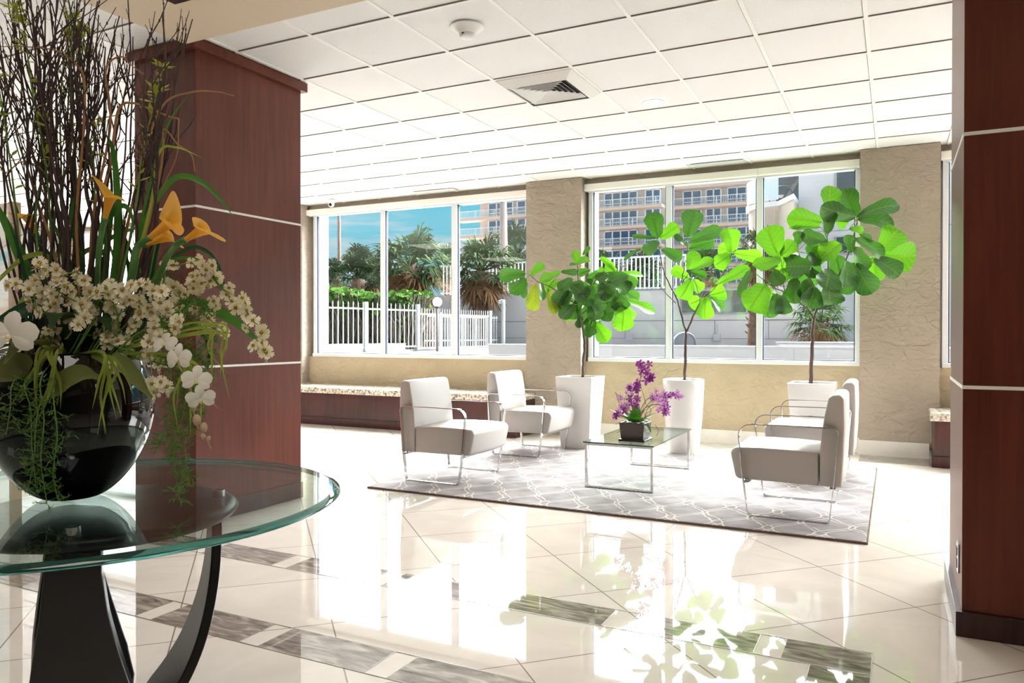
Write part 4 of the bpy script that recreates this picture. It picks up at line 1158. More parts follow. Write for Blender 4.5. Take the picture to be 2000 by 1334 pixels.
# --- lime drooping blades in tufts
TF = [((215, 700), [(205, 848), (208, 850), (228, 820), (238, 815), (190, 850), (246, 790), (200, 812), (262, 775), (180, 800)]),
      ((95, 690), [(0, 826), (40, 850), (62, 845), (82, 847), (105, 820), (20, 830), (72, 800), (118, 800)]),
      ((405, 640), [(430, 740), (450, 735), (442, 690), (425, 705), (412, 760), (448, 780)]),
      ((365, 700), [(390, 850), (372, 855), (350, 850), (430, 800), (345, 800)])]
for ti, (src, ends) in enumerate(TF):
    for (ex, ey) in ends:
        dd = A.uniform(-.26, -.17)
        sx = src[0]+A.uniform(-18, 18)
        P = [MOUTH+(V(sx, 690, dd)-MOUTH)*.25+Vector((0, 0, .03)), V(sx, src[1]+A.uniform(-15, 10), dd), V((sx*1.2+ex)/2.2+A.uniform(-14, 14), (src[1]+ey)/2, dd-.01), V(ex, ey, dd+A.uniform(-.01, .02))]
        S = spline(P, 7); m_ = MB(); blade(m_, S, (A.uniform(2.5, 4.5) if ti == 2 else A.uniform(4, 7.5))*DV/F_PX, tipw=.05)
        lab = ('narrow lime blade hanging over the centre of the vase front', 'narrow lime blade hanging over the left part of the vase', 'narrow lime blade drooping at the right beside the lower metal strip', 'narrow lime blade hanging beneath the small white orchids')[ti]
        tag(m_.build('drooping_grass', 'strap_lime', smooth=True), lab, 'grass blade', ('lime blades centre', 'lime blades left', 'lime blades right', 'lime blades under orchids')[ti], kind='thing')

# --- broad leaves around the vase mouth
for i in range(22):
    a = 2*pi*i/22+A.uniform(-.2, .2); l = A.uniform(.16, .27)
    d = Vector((cos(a), sin(a), 0))
    m_ = MB(); z = A.uniform(-.02, .12)
    b_ = MOUTH+d*.05+Vector((0, 0, .02))
    S = bez(b_, b_+d*l*.55+Vector((0, 0, z+.10)), b_+d*l+Vector((0, 0, z-.02)), 9)
    blade(m_, S, A.uniform(.04, .07), Vector((0, 0, 1)), tipw=.1, fold=.08)
    ol = A.random() < .2
    tag(m_.build('broad_foliage', 'olive_leaf' if ol else 'dark_leaf', smooth=True), ('olive broad leaf' if ol else 'dark broad leaf')+' low in the bouquet around the vase mouth', 'leaf', 'olive broad leaves at the vase mouth' if ol else 'dark broad leaves at the vase mouth', kind='thing')
for pts, w, lab in (([(95, 775), (125, 742), (160, 728), (196, 738)], 34, 'pale olive leaf lying over the vase rim at the centre'), ([(225, 690), (250, 720), (270, 745), (296, 778)], 26, 'olive leaf folding down over the vase rim at the right'), ([(60, 700), (20, 720), (-20, 745)], 50, 'yellowish patterned leaf at the far left over the vase')):
    m_ = MB(); blade(m_, spline(VP(pts, -.2, -.24), 6), w*DV/F_PX, tipw=.3)
    tag(m_.build('broad_foliage', 'olive_leaf', smooth=True), lab, 'leaf', kind='thing')

# --- leafy yellow green sprigs between the twigs
for i, (bx, pts) in enumerate(((160, [(150, 400), (138, 200), (140, 60), (132, -10)]), (120, [(95, 380), (60, 160), (48, 60), (25, 15)]), (180, [(185, 380), (168, 240), (160, 120), (165, 60)]), (150, [(120, 360), (118, 200), (130, 90), (148, 60)]), (60, [(30, 400), (12, 260), (-5, 150)]), (240, [(262, 420), (278, 300), (302, 200), (318, 130)]), (110, [(70, 420), (100, 300), (85, 230)]), (200, [(200, 420), (182, 330), (190, 240)]))):
    t = empty('leafy_sprig', VC, 'slender sprig with small yellow green leaves rising through the twigs', 'sprig', 'leafy sprigs between the twigs')
    dd = A.uniform(-.12, .12); P = [rnd_mouth(bx, 0)]+VP(pts, dd*.5, dd); P = [p-VC for p in P]
    S = spline(P, 7); MB().tube(S, [.0032-.002*k/len(S) for k in range(len(S))], 5).build('stem', 'green_stem', t)
    m_ = MB()
    for k in range(len(S)//3, len(S)):
        for q in range(A.choice((1, 2, 2))):
            a = A.uniform(0, 6.28); d = Vector((cos(a), sin(a), A.uniform(-.2, .9))).normalized(); l = A.uniform(.02, .045)
            m_.add([S[k], S[k]+d*l*.5+Vector((-d.y, d.x, 0))*l*.22, S[k]+d*l, S[k]+d*l*.5-Vector((-d.y, d.x, 0))*l*.22], [(0, 1, 2, 3)])
    for k in (len(S)-1, len(S)-6):
        for q in range(9):
            a = A.uniform(0, 6.28); d = Vector((cos(a), sin(a), A.uniform(0, .9))).normalized(); l = A.uniform(.025, .045)
            m_.add([S[k], S[k]+d*l*.5+Vector((-d.y, d.x, 0))*l*.2, S[k]+d*l, S[k]+d*l*.5-Vector((-d.y, d.x, 0))*l*.2], [(0, 1, 2, 3)])
    m_.build('small_leaves', 'sprig_leaf', t)

# --- cream blossom sprays
def blossom_mesh(seed):
    r_ = random.Random(seed); m_ = MB(); n_ = 6
    for k in range(n_):
        a = 2*pi*k/n_+r_.uniform(-.1, .1); d = Vector((cos(a), sin(a), 0)); e_ = Vector((-sin(a), cos(a), 0)); l = r_.uniform(.85, 1.05); z = r_.uniform(.05, .35)
        V3 = [Vector((0, 0, 0)), d*.45+e_*.26+Vector((0, 0, z*.5)), d*.9*l+e_*.36+Vector((0, 0, z)), d*.86*l+e_*.15+Vector((0, 0, z*.9)), d*1.05*l+Vector((0, 0, z)), d*.86*l-e_*.15+Vector((0, 0, z*.9)), d*.9*l-e_*.36+Vector((0, 0, z)), d*.45-e_*.26+Vector((0, 0, z*.5))]
        m_.add([v*.0195 for v in V3], [(0, 1, 2, 3), (0, 3, 4, 5), (0, 5, 6, 7)])
    m_.ball((0, 0, .003), .0052, 6, 1)
    for k in range(5):
        a = k*1.3; m_.add([Vector(v)*.0195 for v in ((0, 0, 0), (cos(a)*.4+.1, sin(a)*.4, .5), (cos(a)*.5, sin(a)*.5+.1, .45))], [(0, 1, 2)])
    o = m_.build('blossom', ['blossom_cream', 'blossom_eye'])
    me = o.data; bpy.data.objects.remove(o); return me
BM = [blossom_mesh(s) for s in (1, 2, 3)]
SPR = [[(185, 620), (150, 590), (112, 578), (100, 600), (75, 612), (60, 560), (30, 552)], [(190, 600), (172, 562), (150, 532), (115, 540), (95, 528), (70, 524), (72, 548)], [(200, 640), (190, 655), (135, 650), (112, 660), (90, 668), (75, 700), (88, 722)],
       [(220, 620), (210, 600), (185, 580), (165, 590), (140, 566), (128, 556), (165, 548)], [(230, 620), (238, 592), (240, 566), (256, 560), (285, 556), (300, 570)], [(240, 640), (262, 632), (276, 612), (268, 590), (290, 602), (312, 592), (330, 602)],
       [(240, 650), (225, 642), (228, 622), (212, 636), (186, 622), (178, 612), (136, 626)], [(240, 660), (246, 676), (262, 690), (232, 668), (212, 672), (284, 694), (312, 712)], [(270, 650), (300, 656), (304, 640), (318, 650), (345, 640), (352, 628)],
       [(300, 640), (340, 590), (362, 574), (382, 570), (372, 548), (394, 552), (412, 546), (420, 530)], [(300, 620), (326, 516), (336, 520), (376, 514), (384, 540), (405, 528), (418, 520)], [(300, 640), (400, 552), (422, 548), (446, 574), (452, 588), (478, 590), (482, 608), (495, 628), (515, 644), (512, 668), (520, 690)],
       [(250, 680), (232, 714), (226, 722), (288, 694), (296, 752), (300, 748), (326, 758)], [(230, 640), (205, 560), (212, 574), (190, 572), (160, 600), (168, 622)], [(320, 660), (402, 616), (418, 600), (402, 630), (440, 650), (380, 600)], [(120, 640), (90, 660), (74, 672), (96, 646), (108, 690), (84, 712), (92, 738)],
       [(260, 640), (275, 580), (320, 560), (345, 556), (352, 600), (330, 620)], [(160, 640), (130, 590), (104, 556), (84, 574), (60, 590), (110, 615)]]
for i, pts in enumerate(SPR):
    dd = A.uniform(-.22, -.10); lab_side = 'left' if pts[-1][0] < 150 else ('centre' if pts[-1][0] < 320 else 'right')
    if i == 11: lab = 'longest cream blossom spray trailing far right across the wood column'
    else: lab = 'arching spray of cream yellow-eyed blossoms at the %s of the bouquet' % lab_side
    t = empty('blossom_spray', VC, lab, 'flower spray', 'cream blossom sprays, '+lab_side)
    P = VP(pts, dd*.6, dd)
    S = spline([rnd_mouth(pts[0][0], dd)-VC]+[p-VC for p in P], 5)
    MB().tube(S, [.0026-.0016*k/len(S) for k in range(len(S))], 5).build('stem', 'green_stem', t)
    for p in P[1:]:
        for q in range(2 if A.random() < .75 else 1):
            o = bpy.data.objects.new('blossom', A.choice(BM)); COL.objects.link(o); o.parent = t
            o.location = (p-VC)+Vector((A.uniform(-1, 1), A.uniform(-1, 1), A.uniform(-1, 1)))*(.004 if q == 0 else .018)
            nrm = (-fw+Vector((A.uniform(-.7, .7), A.uniform(-.4, .4), A.uniform(-.5, .7)))).normalized()
            o.rotation_euler = (nrm.to_track_quat('Z', 'Y').to_matrix() @ Matrix.Rotation(A.uniform(0, 6), 3, 'Z')).to_euler()
            s_ = A.uniform(.85, 1.15); o.scale = (s_, s_, s_)
    for p in (P[-1], P[-2]):
        MB().ball(p-VC+Vector((A.uniform(-.012, .012), 0, -.018)), .0055, 6, sc=(.8, .8, 1.5)).build('bud', 'bud_pink', t, smooth=True)

# --- white phalaenopsis orchids
def white_orchid(px, py, r, tilt, lab, dd):
    c = V(px, py, dd)
    t = empty('white_orchid', c, lab, 'orchid bloom', 'white orchid blooms')
    m_ = MB(); nrm = (-fw+tilt).normalized(); u = (rt2-nrm*rt2.dot(nrm)).normalized(); v = nrm.cross(u)
    if v.z < 0: v = -v
    for a, wd, l in ((90, .62, 1.0), (210, .60, .95), (330, .60, .95), (12, .88, 1.0), (168, .88, 1.0)):
        a = radians(a); d = u*cos(a)+v*sin(a); e_ = u*-sin(a)+v*cos(a)
        vs = []; off = .003 if wd > 1 else 0
        for f, wf, zf in ((0, .12, .0), (.2, .55, .10), (.45, .95, .17), (.7, 1.0, .14), (.9, .62, .04), (1, .05, -.05)):
            for k in (-1, -.5, 0, .5, 1):
                vs.append(d*r*l*f+e_*r*wd*.5*wf*k+nrm*(r*(zf-.10*abs(k)*wf)+off))
        m_.add(vs, [(i*5+k, i*5+k+1, i*5+k+6, i*5+k+5) for i in range(5) for k in range(4)])
    m_.build('petals', 'orchid_white', t, smooth=True)
    l_ = MB().ball(nrm*r*.22-v*r*.12, r*.10, 8, sc=(1, 1, 1.3)).ball(nrm*r*.25-v*r*.25, r*.06, 6)
    l_.build('lip', 'pale_lip', t, smooth=True)
    return c
oc = [white_orchid(22, 655, .062, Vector((.2, 0, .2)), 'largest white orchid bloom at the left edge', -.27),
      white_orchid(349, 700, .038, Vector((-.3, 0, .1)), 'white orchid bloom with upright petal, upper of the right spray', -.27),
      white_orchid(384, 742, .037, Vector((.5, 0, .3)), 'white orchid bloom facing up right, middle of the right spray', -.27),
      white_orchid(392, 778, .036, Vector((.6, 0, -.4)), 'white orchid bloom hanging downward, lowest of the right spray', -.26),
      white_orchid(322, 672, .034, Vector((-.2, 0, .5)), 'white orchid bloom half hidden above the right spray', -.22)]
mat('bud_tan', (.48, .36, .24), .6)
t = empty('budding_orchid', VC, 'tan orchid stem with rounded buds hanging at the lower right of the bouquet', 'orchid stem')
P = [rnd_mouth(300, 0)]+VP([(320, 660), (350, 715), (372, 760), (378, 800), (386, 835), (400, 850), (412, 876)], -.2, -.25)
S = spline([p-VC for p in P], 6); MB().tube(S, [.003-.0015*k/len(S) for k in range(len(S))], 6).build('stem', 'tan_stem', t, smooth=True)
for (x, y, r) in ((384, 820, .0115), (398, 835, .0105), (396, 852, .0068), (408, 856, .005), (378, 795, .009)):
    MB().ball(V(x, y, -.25)-VC, r, 10, sc=(.85, .85, 1.25)).build('bud', 'bud_tan', t, smooth=True)

# --- asparagus fern strands
def fern(pts, dd, lab, grp, dens=1.0, ln=.026, start=2):
    t = empty('fern_strand', VC, lab, 'fern strand', grp)
    P = [MOUTH+(V(pts[0][0], 690, dd)-MOUTH)*.4+Vector((0, 0, .02))]+VP(pts, dd, dd-.01)
    S = spline([p-VC for p in P], 9); MB().tube(S, [.0022-.0012*k/len(S) for k in range(len(S))], 5).build('stem', 'green_stem', t)
    m_ = MB()
    for k in range(start*4, len(S)):
        for s_ in range(int(2*dens)):
            a = A.uniform(0, 6.28)
            d = Vector((cos(a), sin(a)*.6, A.uniform(-.5, .5))).normalized(); L2 = A.uniform(.012, ln*1.5)
            q0 = S[k]+Vector((A.uniform(-.003, .003), 0, A.uniform(-.004, .004))); q1 = q0+d*L2
            m_.tube([q0, q1], [.0009, .0006], 3, cap=False)
            for r_ in range(5):
                b_ = q0.lerp(q1, .25+.75*r_/4)
                e_ = (d+Vector((A.uniform(-1, 1), A.uniform(-.7, .7), A.uniform(-1, 1)))).normalized()*A.uniform(.008, .017)
                w_ = e_.orthogonal().normalized()*.0011
                m_.add([b_-w_, b_+w_, b_+e_*.6+w_*.8, b_+e_, b_+e_*.6-w_*.8], [(0, 1, 2, 3, 4)])
    m_.build('needles', 'fern_green', t)
for pts in ([(80, 740), (86, 820), (80, 900), (92, 985)], [(50, 740), (60, 800), (62, 870), (70, 950)], [(105, 760), (112, 850), (104, 920), (112, 975)], [(30, 740), (20, 800), (12, 850)], [(75, 800), (66, 900), (54, 960)]):
    fern(pts, -.225, 'feathery fern strand hanging down the left front of the vase', 'fern strands left')
for pts in ([(335, 720), (345, 800), (335, 860), (345, 935), (350, 975)], [(352, 700), (362, 780), (350, 850), (356, 930)], [(322, 700), (330, 780), (322, 850), (310, 872)], [(368, 720), (378, 790), (362, 860), (368, 950)]):
    fern(pts, -.17, 'feathery fern strand hanging to the right of the vase', 'fern strands right', 1.2)
for pts in ([(330, 620), (365, 620), (400, 650), (415, 700)], [(330, 640), (360, 680), (392, 700), (410, 740)], [(310, 660), (352, 700), (370, 760), (380, 800)], [(340, 600), (380, 590), (410, 610)]):
    fern(pts, -.12, 'feathery green fern tip behind the small white orchids', 'fern tips right', 1.5)

# --- wispy dark grass hairs
for i in range(26):
    right = i < 15
    sx = A.uniform(230, 330) if right else A.uniform(60, 200)
    ex, ey = (A.uniform(330, 455), A.uniform(470, 640)) if right else (A.uniform(-20, 130), A.uniform(430, 560))
    dd = A.uniform(-.15, .1)
    P = [rnd_mouth(sx, dd), V(sx, 620, dd*.5), V((sx+ex)/2, min(ey, 560)-A.uniform(10, 50), dd), V(ex, ey, dd)]
    S = spline(P, 6)
    tag(MB().tube(S, [.0015-.001*k/len(S) for k in range(len(S))], 4).build('wispy_grass', 'strap_dark2'), 'hair thin dark grass stem arching '+('right' if right else 'left')+' out of the bouquet', 'grass stem', 'thin grass stems '+('right' if right else 'left'), kind='thing')

# ================================================================== OUTSIDE
X = random.Random(5)
mat('pave', (.17, .165, .16), .9, noise=(2, .06))
mat('concrete_wall', (.52, .50, .485), .9, noise=(1.2, .05))
mat('concrete_grey', (.46, .455, .47), .9, noise=(1.2, .06))
mat('parapet_white', (.24, .24, .25), .8)
mat('fence_white', (.40, .395, .38), .5)
mat('hotel_wall', (.46, .40, .36), .9)
mat('hotel_slab', (.56, .41, .32), .8)
mat('hotel_frame', (.70, .73, .76), .6)
mat('hotel_glass', (.045, .11, .20), .1)
mat('hotel_rail', (.66, .68, .70), .6)
mat('tower_beige', (.36, .295, .235), .9)
mat('balcony_white', (.60, .60, .595), .6)
mat('dark_glass', (.035, .045, .055), .12)
mat('dark_chair', (.02, .022, .025), .6)
mat('joint_line', (.20, .20, .21), .9)
mat('palm_bark', (.12, .07, .047), .95, noise=(9, .45), bump=(24, 1))
mat('palm_bark_grey', (.17, .135, .12), .9, noise=(9, .2, (1, 1, 7)), bump=(20, .8, (1, 1, 8)))
leafmat('palm_frond', (.036, .058, .020), (.02, .035, .008), .10, .95, .03)
leafmat('palm_frond_dark', (.018, .033, .013), (.01, .018, .005), .08, .95, .03)
leafmat('palm_dead', (.15, .082, .038), (.05, .028, .012), .10, .95, .03)
leafmat('hedge_leaf', (.055, .12, .022), (.03, .06, .008), .2, .95, .03)
mat('hedge_twig', (.085, .07, .05), .9)
mat('globe', (.92, .92, .92), .3, emit=(1, 1, 1, .12))
mat('rail_glass', (.50, .58, .66), .15, spec=.8)
mat('tub_grey', (.17, .18, .205), .4)

struct(MB().box(-160, 90, 8.8, 170, .45, .70), 'ground_outside', 'pave')
struct(MB().box(-160, 90, 8.72, 8.8, -.1, .70), 'ground_edge', 'pave')

# low parapet wall outside the centre window
t = empty('parapet', (-2.6, 11.0, .70), 'low white parapet wall just outside the centre window', 'wall')
MB().box(-3.35, 3.6, 0, .25, .001, .30).build('wall_body', 'parapet_white', t)
MB().box(-3.37, 3.6, -.02, .27, .3005, .325).build('coping', 'parapet_white', t)
MB().box(1.37, 1.385, -.004, -.0005, .002, .30).build('seam', 'joint_line', t)

# picket fences
def fence(p0, p1, n, zb, h, posts, label, spear=True, grp=None, wd=.02):
    p0 = Vector((*p0, zb)); p1 = Vector((*p1, zb)); d = (p1-p0); L_ = d.length; d.normalize(); s_ = d.cross(Vector((0, 0, 1)))
    t = empty('picket_fence', p0, label, 'fence', grp)
    Mx = Matrix(((d.x, s_.x, 0, 0), (d.y, s_.y, 0, 0), (d.z, s_.z, 1, 0), (0, 0, 0, 1)))
    rr_ = MB()
    for z in ((.09, h-.18) if spear else (.28, h-.12)):
        rr_.xbox(Mx @ Matrix.Translation((L_/2, 0, z)), L_, .03, .04)
    rr_.build('rail', 'fence_white', t)
    for i in range(n):
        x = L_*(i+.5)/n
        m_ = MB(); m_.xbox(Mx @ Matrix.Translation((x, 0, (h-.12)/2+.03)), wd, wd, h-.18 if spear else h-.04)
        if spear:
            m_.lathe([(.010, 0), (.016, .02), (.010, .035), (.018, .06), (0, .13)], 6, c=Mx @ Vector((x, 0, h-.12)))
        m_.build('picket', 'fence_white', t)
    for i, x in enumerate(posts):
        MB().xbox(Mx @ Matrix.Translation((x*L_, 0, h/2)), .10, .10, h).build('post', 'fence_white', t)
    return t
fence((-12.57, 14.75), (-11.99, 18.05), 20, .7505, 1.27, [.40, .985], 'spear topped white picket fence in front of the hedge, seen in the left panes')
fence((-11.97, 18.1), (-11.61, 21.6), 30, .70, 1.23, [.99], 'spear topped white picket fence running away to the right, seen in the middle pane')
fence((-12.8, 18.9), (-12.2, 23.2), 30, .70, 1.15, [.3], 'second white picket fence row behind the first one', False, wd=.03)
fence((-14.3, 26.3), (-11.2, 28.6), 34, .72, .97, [.25, .8], 'far plain white picket fence beneath the palm, left of the wall pier', False, wd=.03)
t = empty('fence_curb', (-12.2, 17, .70), 'pale concrete curb under the white picket fence', 'curb')
MB().prism([(-.55, -2.6), (-.40, -2.6), (.75, 5.0), (.55, 5.0)], .0005, .05, axis='z').build('curb_body', 'parapet_white', t)
MB().prism([(-.95, -1.9), (-.65, -1.9), (-.30, 1.3), (-.60, 1.3)], .0005, .22, axis='z').build('planter_wall', 'concrete_wall', t)

# hedge behind the fence
t = empty('sea_grape_hedge', (-14.0, 17.9, .70), 'bushy green hedge with bare lower twigs behind the white picket fence', 'hedge')
m_ = MB(); tw = MB()
for i in range(2600):
    u = X.random()*.72; x = -1.75+u*4.6; y = -1.3+u*3.0+X.uniform(-.8, .8)
    zt = 1.75+.10*sin(u*9)-.25*max(0, u-.8)*5
    z = zt-abs(X.gauss(0, .28)) if X.random() < .88 else X.uniform(.2, zt)
    c = Vector((x, y, z)); r_ = X.uniform(.06, .11)
    nrm = Vector((X.uniform(-1, 1), X.uniform(-1, .3), X.uniform(0, 1.2))).normalized(); a = nrm.orthogonal().normalized(); b = nrm.cross(a)
    m_.add([c+(a*cos(k*pi/3)+b*sin(k*pi/3)*.8)*r_ for k in range(6)], [(0, 1, 2, 3, 4, 5)])
for i in range(620):
    u = X.random()*.72; x = -1.75+u*4.6; y = -1.3+u*3.0+X.uniform(-.6, .5)
    p = Vector((x, y, 0.001)); tw.tube([p, p+Vector((X.uniform(-.25, .25), X.uniform(-.2, .2), .8)), p+Vector((X.uniform(-.5, .5), X.uniform(-.3, .3), 1.6))], [.024, .018, .010], 4)
m_.build('foliage', 'hedge_leaf', t); tw.build('stems', 'hedge_twig', t)

# palms
def palm(base, top, r0, r1, crown_r, n_fr, label, frond='palm_frond', bark='palm_bark', dead=.25, boots=True, seed=1, fan=True, cat='palm tree', group=None):
    rr_ = random.Random(seed)
    base = Vector(base); top = Vector(top)-base
    t = empty('palm_tree', base, label, cat, group)
    S = bez((0, 0, 0), top*.5+Vector((top.x*-.08, 0, 0)), top, 14); n = len(S)
    m_ = MB(); m_.tube(S, [r0+(r1-r0)*k/(n-1) for k in range(n)], 14)
    if boots:
        for k in range(70):
            f = rr_.uniform(.25, 1); p = S[int(f*(n-1))]; a = rr_.uniform(0, 6.28); d = Vector((cos(a), sin(a), .9)).normalized()
            r_ = r0+(r1-r0)*f
            q = p+Vector((cos(a), sin(a), 0))*r_*.85
            m_.tube([q, q+d*.16*crown_r/1.2], [.04*crown_r, .018*crown_r], 4)
    m_.build('trunk', bark, t, smooth=not boots)
    if crown_r <= 0: return t
    fm, dm = MB(), MB()
    for i in range(n_fr):
        dd_ = i < n_fr*dead
        a = rr_.uniform(0, 2*pi)
        el = rr_.uniform(-1.25, -.5) if dd_ else rr_.uniform(-.55, 1.35)
        d = Vector((cos(a)*cos(el), sin(a)*cos(el), sin(el)))
        st = top; L_ = crown_r*rr_.uniform(.30, .60)
        hub = st+d*L_; tgt = dm if dd_ else fm
        tgt.tube([st, hub], [.018*crown_r, .010*crown_r], 4, cap=False)
        sd = d.cross(Vector((0, 0, 1))); sd = sd.normalized() if sd.length > .01 else Vector((1, 0, 0)); up = sd.cross(d)
        nb = 19
        for k in range(nb):
            f = (k/(nb-1)-.5)*2
            ang = f*(1.75 if fan else 1.2)
            e_ = (d*cos(ang)+sd*sin(ang)+up*rr_.uniform(-.05, .25)+Vector((rr_.uniform(-.1, .1), rr_.uniform(-.1, .1), 0))).normalized()
            l = crown_r*.52*(1-.2*abs(f))*rr_.uniform(.75, 1.15)
            w_ = e_.cross(up).normalized()*.024*crown_r
            mid = hub+e_*l*.55; tip = hub+e_*l+Vector((0, 0, -rr_.uniform(.1, .55)*l))
            tgt.add([hub, mid-w_, tip, mid+w_], [(0, 1, 2, 3)])
    fm.build('fronds', frond, t)
    if dead: dm.build('dead_fronds', 'palm_dead', t)
    return t
def gp(px, py, d): return atD(px, py, d)
def pz(px, py, d, z=.701):
    p = atD(px, py, d); return (p.x, p.y, z)
palm(pz(842, 600, 25), gp(800, 520, 25), .34, .24, 1.65, 60, 'large fan palm with leaning shaggy trunk in the middle pane', seed=1)
palm(pz(935, 600, 27), gp(940, 530, 27), .33, .26, 1.6, 56, 'fan palm with orange shaggy trunk in the right pane of the left window', seed=2, dead=.3)
palm(pz(690, 600, 29), gp(700, 545, 29), .3, .25, 1.25, 44, 'dark bushy palm above the hedge in the left pane', frond='palm_frond_dark', seed=3, dead=.1)
palm(pz(655, 600, 35), gp(655, 545, 35), .3, .25, 1.15, 44, 'dark bushy palm at the left edge of the left pane', frond='palm_frond_dark', seed=4, dead=.1)
palm(pz(742, 600, 33), gp(742, 545, 33), .3, .25, 1.4, 40, 'palm partly hidden behind the window mullion', frond='palm_frond_dark', seed=5, dead=.15)
palm(pz(875, 600, 35), gp(872, 515, 35), .16, .12, 1.2, 30, 'slim fan palm behind, between the two large fan palms', seed=6, dead=.2)
palm(pz(1010, 600, 36), gp(1012, 500, 36), .3, .25, 1.9, 40, 'palm beside the tall ringed trunk near the wall pier', frond='palm_frond_dark', seed=7, dead=.1)
palm(pz(984, 600, 31), gp(983, 330, 31), .24, .11, .0, 0, 'tall smooth ringed palm trunk rising out of view in the left window', bark='palm_bark_grey', boots=False, seed=8)
palm(pz(664, 600, 50), gp(662, 405, 50), .13, .09, .0, 0, 'tall slender bare palm trunk against the blue sky in the left pane', boots=False, bark='palm_bark', seed=9)
palm(pz(700, 600, 52), gp(700, 520, 52), .2, .2, 1.9, 34, 'distant feathery palm crown beneath the tall bare trunk', frond='palm_frond_dark', seed=10, dead=0)
palm(pz(1470, 672, 17.5), gp(1486, 500, 17.5), .15, .17, .80, 60, 'leaning palm with brown skirt of dead fronds in the centre window', seed=11, dead=.5)
palm(pz(1600, 678, 14.5), gp(1604, 630, 14.5), .12, .10, .72, 40, 'small fan palm behind the concrete planter in the right pane', seed=12, dead=.25)
palm(pz(1180, 600, 34), gp(1180, 545, 34), .2, .2, 1.6, 40, 'dark palm above the railing at the left of the centre window', frond='palm_frond_dark', seed=13, dead=.05)
palm(pz(1250, 600, 36), gp(1250, 545, 36), .2, .2, 1.5, 40, 'dark palm above the railing near the left mullion of the centre window', frond='palm_frond_dark', seed=14, dead=.05)
palm(pz(1375, 600, 34), gp(1380, 530, 34), .2, .2, 1.3, 36, 'dark palm behind the middle fig tree', frond='palm_frond_dark', seed=15, dead=.2)

# lamps outside
c = atD(854, 590, 21); t = empty('globe_lamp', (c.x, c.y, .701), 'white globe lamp on a short post above the picket fence', 'lamp')
MB().ball((0, 0, c.z-.701), .130, 20).build('globe', 'globe', t, smooth=True)
MB().tube([(0, 0, 0), (0, 0, c.z-.701-.13)], .035, 10).build('post', 'palm_bark_grey', t, smooth=True)
MB().lathe([(.05, 0), (.06, .02), (.04, .05)], 14, c=(0, 0, c.z-.701-.16)).build('collar', 'dark_chair', t, smooth=True)
c = atD(983, 590, 25); t = empty('pipe_post', (c.x, c.y, .701), 'white bent pipe post beside the far picket fence', 'post')
MB().tube(spline([(0, 0, 0), (0, 0, c.z-.75), (-.04, 0, c.z-.70), (-.16, 0, c.z-.70)], 4), .065, 10).build('pipe', 'fence_white', t, smooth=True)

# podium wall across the street
t = empty('podium_wall', (-4, 24.0, .70), 'long pale grey concrete podium wall with panel joints behind the fig trees', 'wall')
MB().box(-20, 3.9, 0, 6, .001, 1.90).build('wall_body', 'concrete_wall', t)
MB().box(-20, 3.9, -.04, .0, .93, .965).build('ledge', 'concrete_wall', t)
j_ = MB().box(-20, 3.9, -.012, -.001, .905, .93).box(-20, 3.9, -.012, -.001, .34, .355)
for x in (-7.2, -3.9, -1.0, .6): j_.box(x, x+.015, -.011, -.001, .355, .905)
j_.build('panel_joints', 'joint_line', t)
MB().box(-10, 3.9, -.06, .3, 1.89, 1.94).build('top_cap', 'parapet_white', t)
w_ = MB().box(-2.0, -.05, -.05, -.012, 1.17, 1.83)
f_ = w_.build('podium_window', 'dark_glass', t)
MB().box(-2.06, .02, -.08, -.051, 1.10, 1.16).box(-2.06, -2.0, -.07, -.051, 1.16, 1.84).build('window_sill', 'parapet_white', f_)
MB().box(1.6, 3.8, -.05, -.012, 1.17, 1.83).build('podium_window', 'dark_glass', t)
for (x, y) in ((1228, 660), (1400, 660)):
    c = atY(x, y, 23.94)
    q = empty('junction_box', (c.x, 23.998, c.z-.10), 'small grey wall box on the podium wall, '+('left, by the square planter tree' if x < 1300 else 'right of the round grey tub'), 'wall box')
    MB().box(-.11, .11, -.08, 0, 0, .22).build('box_body', 'concrete_grey', q, bevel=.01)
    MB().box(-.015, .015, -.03, 0, .22, .52).build('conduit', 'concrete_grey', q)
t = empty('balcony_railing', (-9.0, 24.2, 2.64), 'white vertical bar railing on top of the podium wall', 'railing')
for i in range(62):
    x = -6.0+i*.148
    MB().box(x-.018, x+.018, -.018, .018, .0, 1.05).build('baluster', 'hotel_rail', t)
MB().box(-6.1, 3.12, -.03, .03, 1.05, 1.10).box(-6.1, 3.12, -.03, .03, .03, .07).build('top_rail', 'hotel_rail', t)
c = atD(1336, 657, 18); t = empty('round_tub', (c.x, c.y, .701), 'round grey tub standing on its side in front of the podium wall', 'tub')
rz_ = c.z-.701
q = MB(); q.lathe([(0, 0), (.235, 0), (.26, .02), (.26, .12), (.245, .14), (.225, .12), (.22, .05), (0, .045)], 40)
o = q.build('drum', 'tub_grey', t, smooth=True, bevel=.002); o.rotation_euler = (radians(90), 0, YAW); o.location = (0, 0, .262)
o.scale = (1.06, 1.06, 1)
# concrete planter box
c0 = atD(1520, 676, 13); c1 = atD(1668, 676, 13)
t = empty('concrete_planter', (c0.x, c0.y, .701), 'low grey concrete planter box with pale rim in the right pane of the centre window', 'planter')
w1 = (c1-c0).length; q = MB().box(0, w1, 0, .7, .0, .32)
o = q.build('planter_body', 'concrete_grey', t)
MB().box(-.04, w1+.04, -.04, .74, .3205, .355).build('rim', 'parapet_white', t)

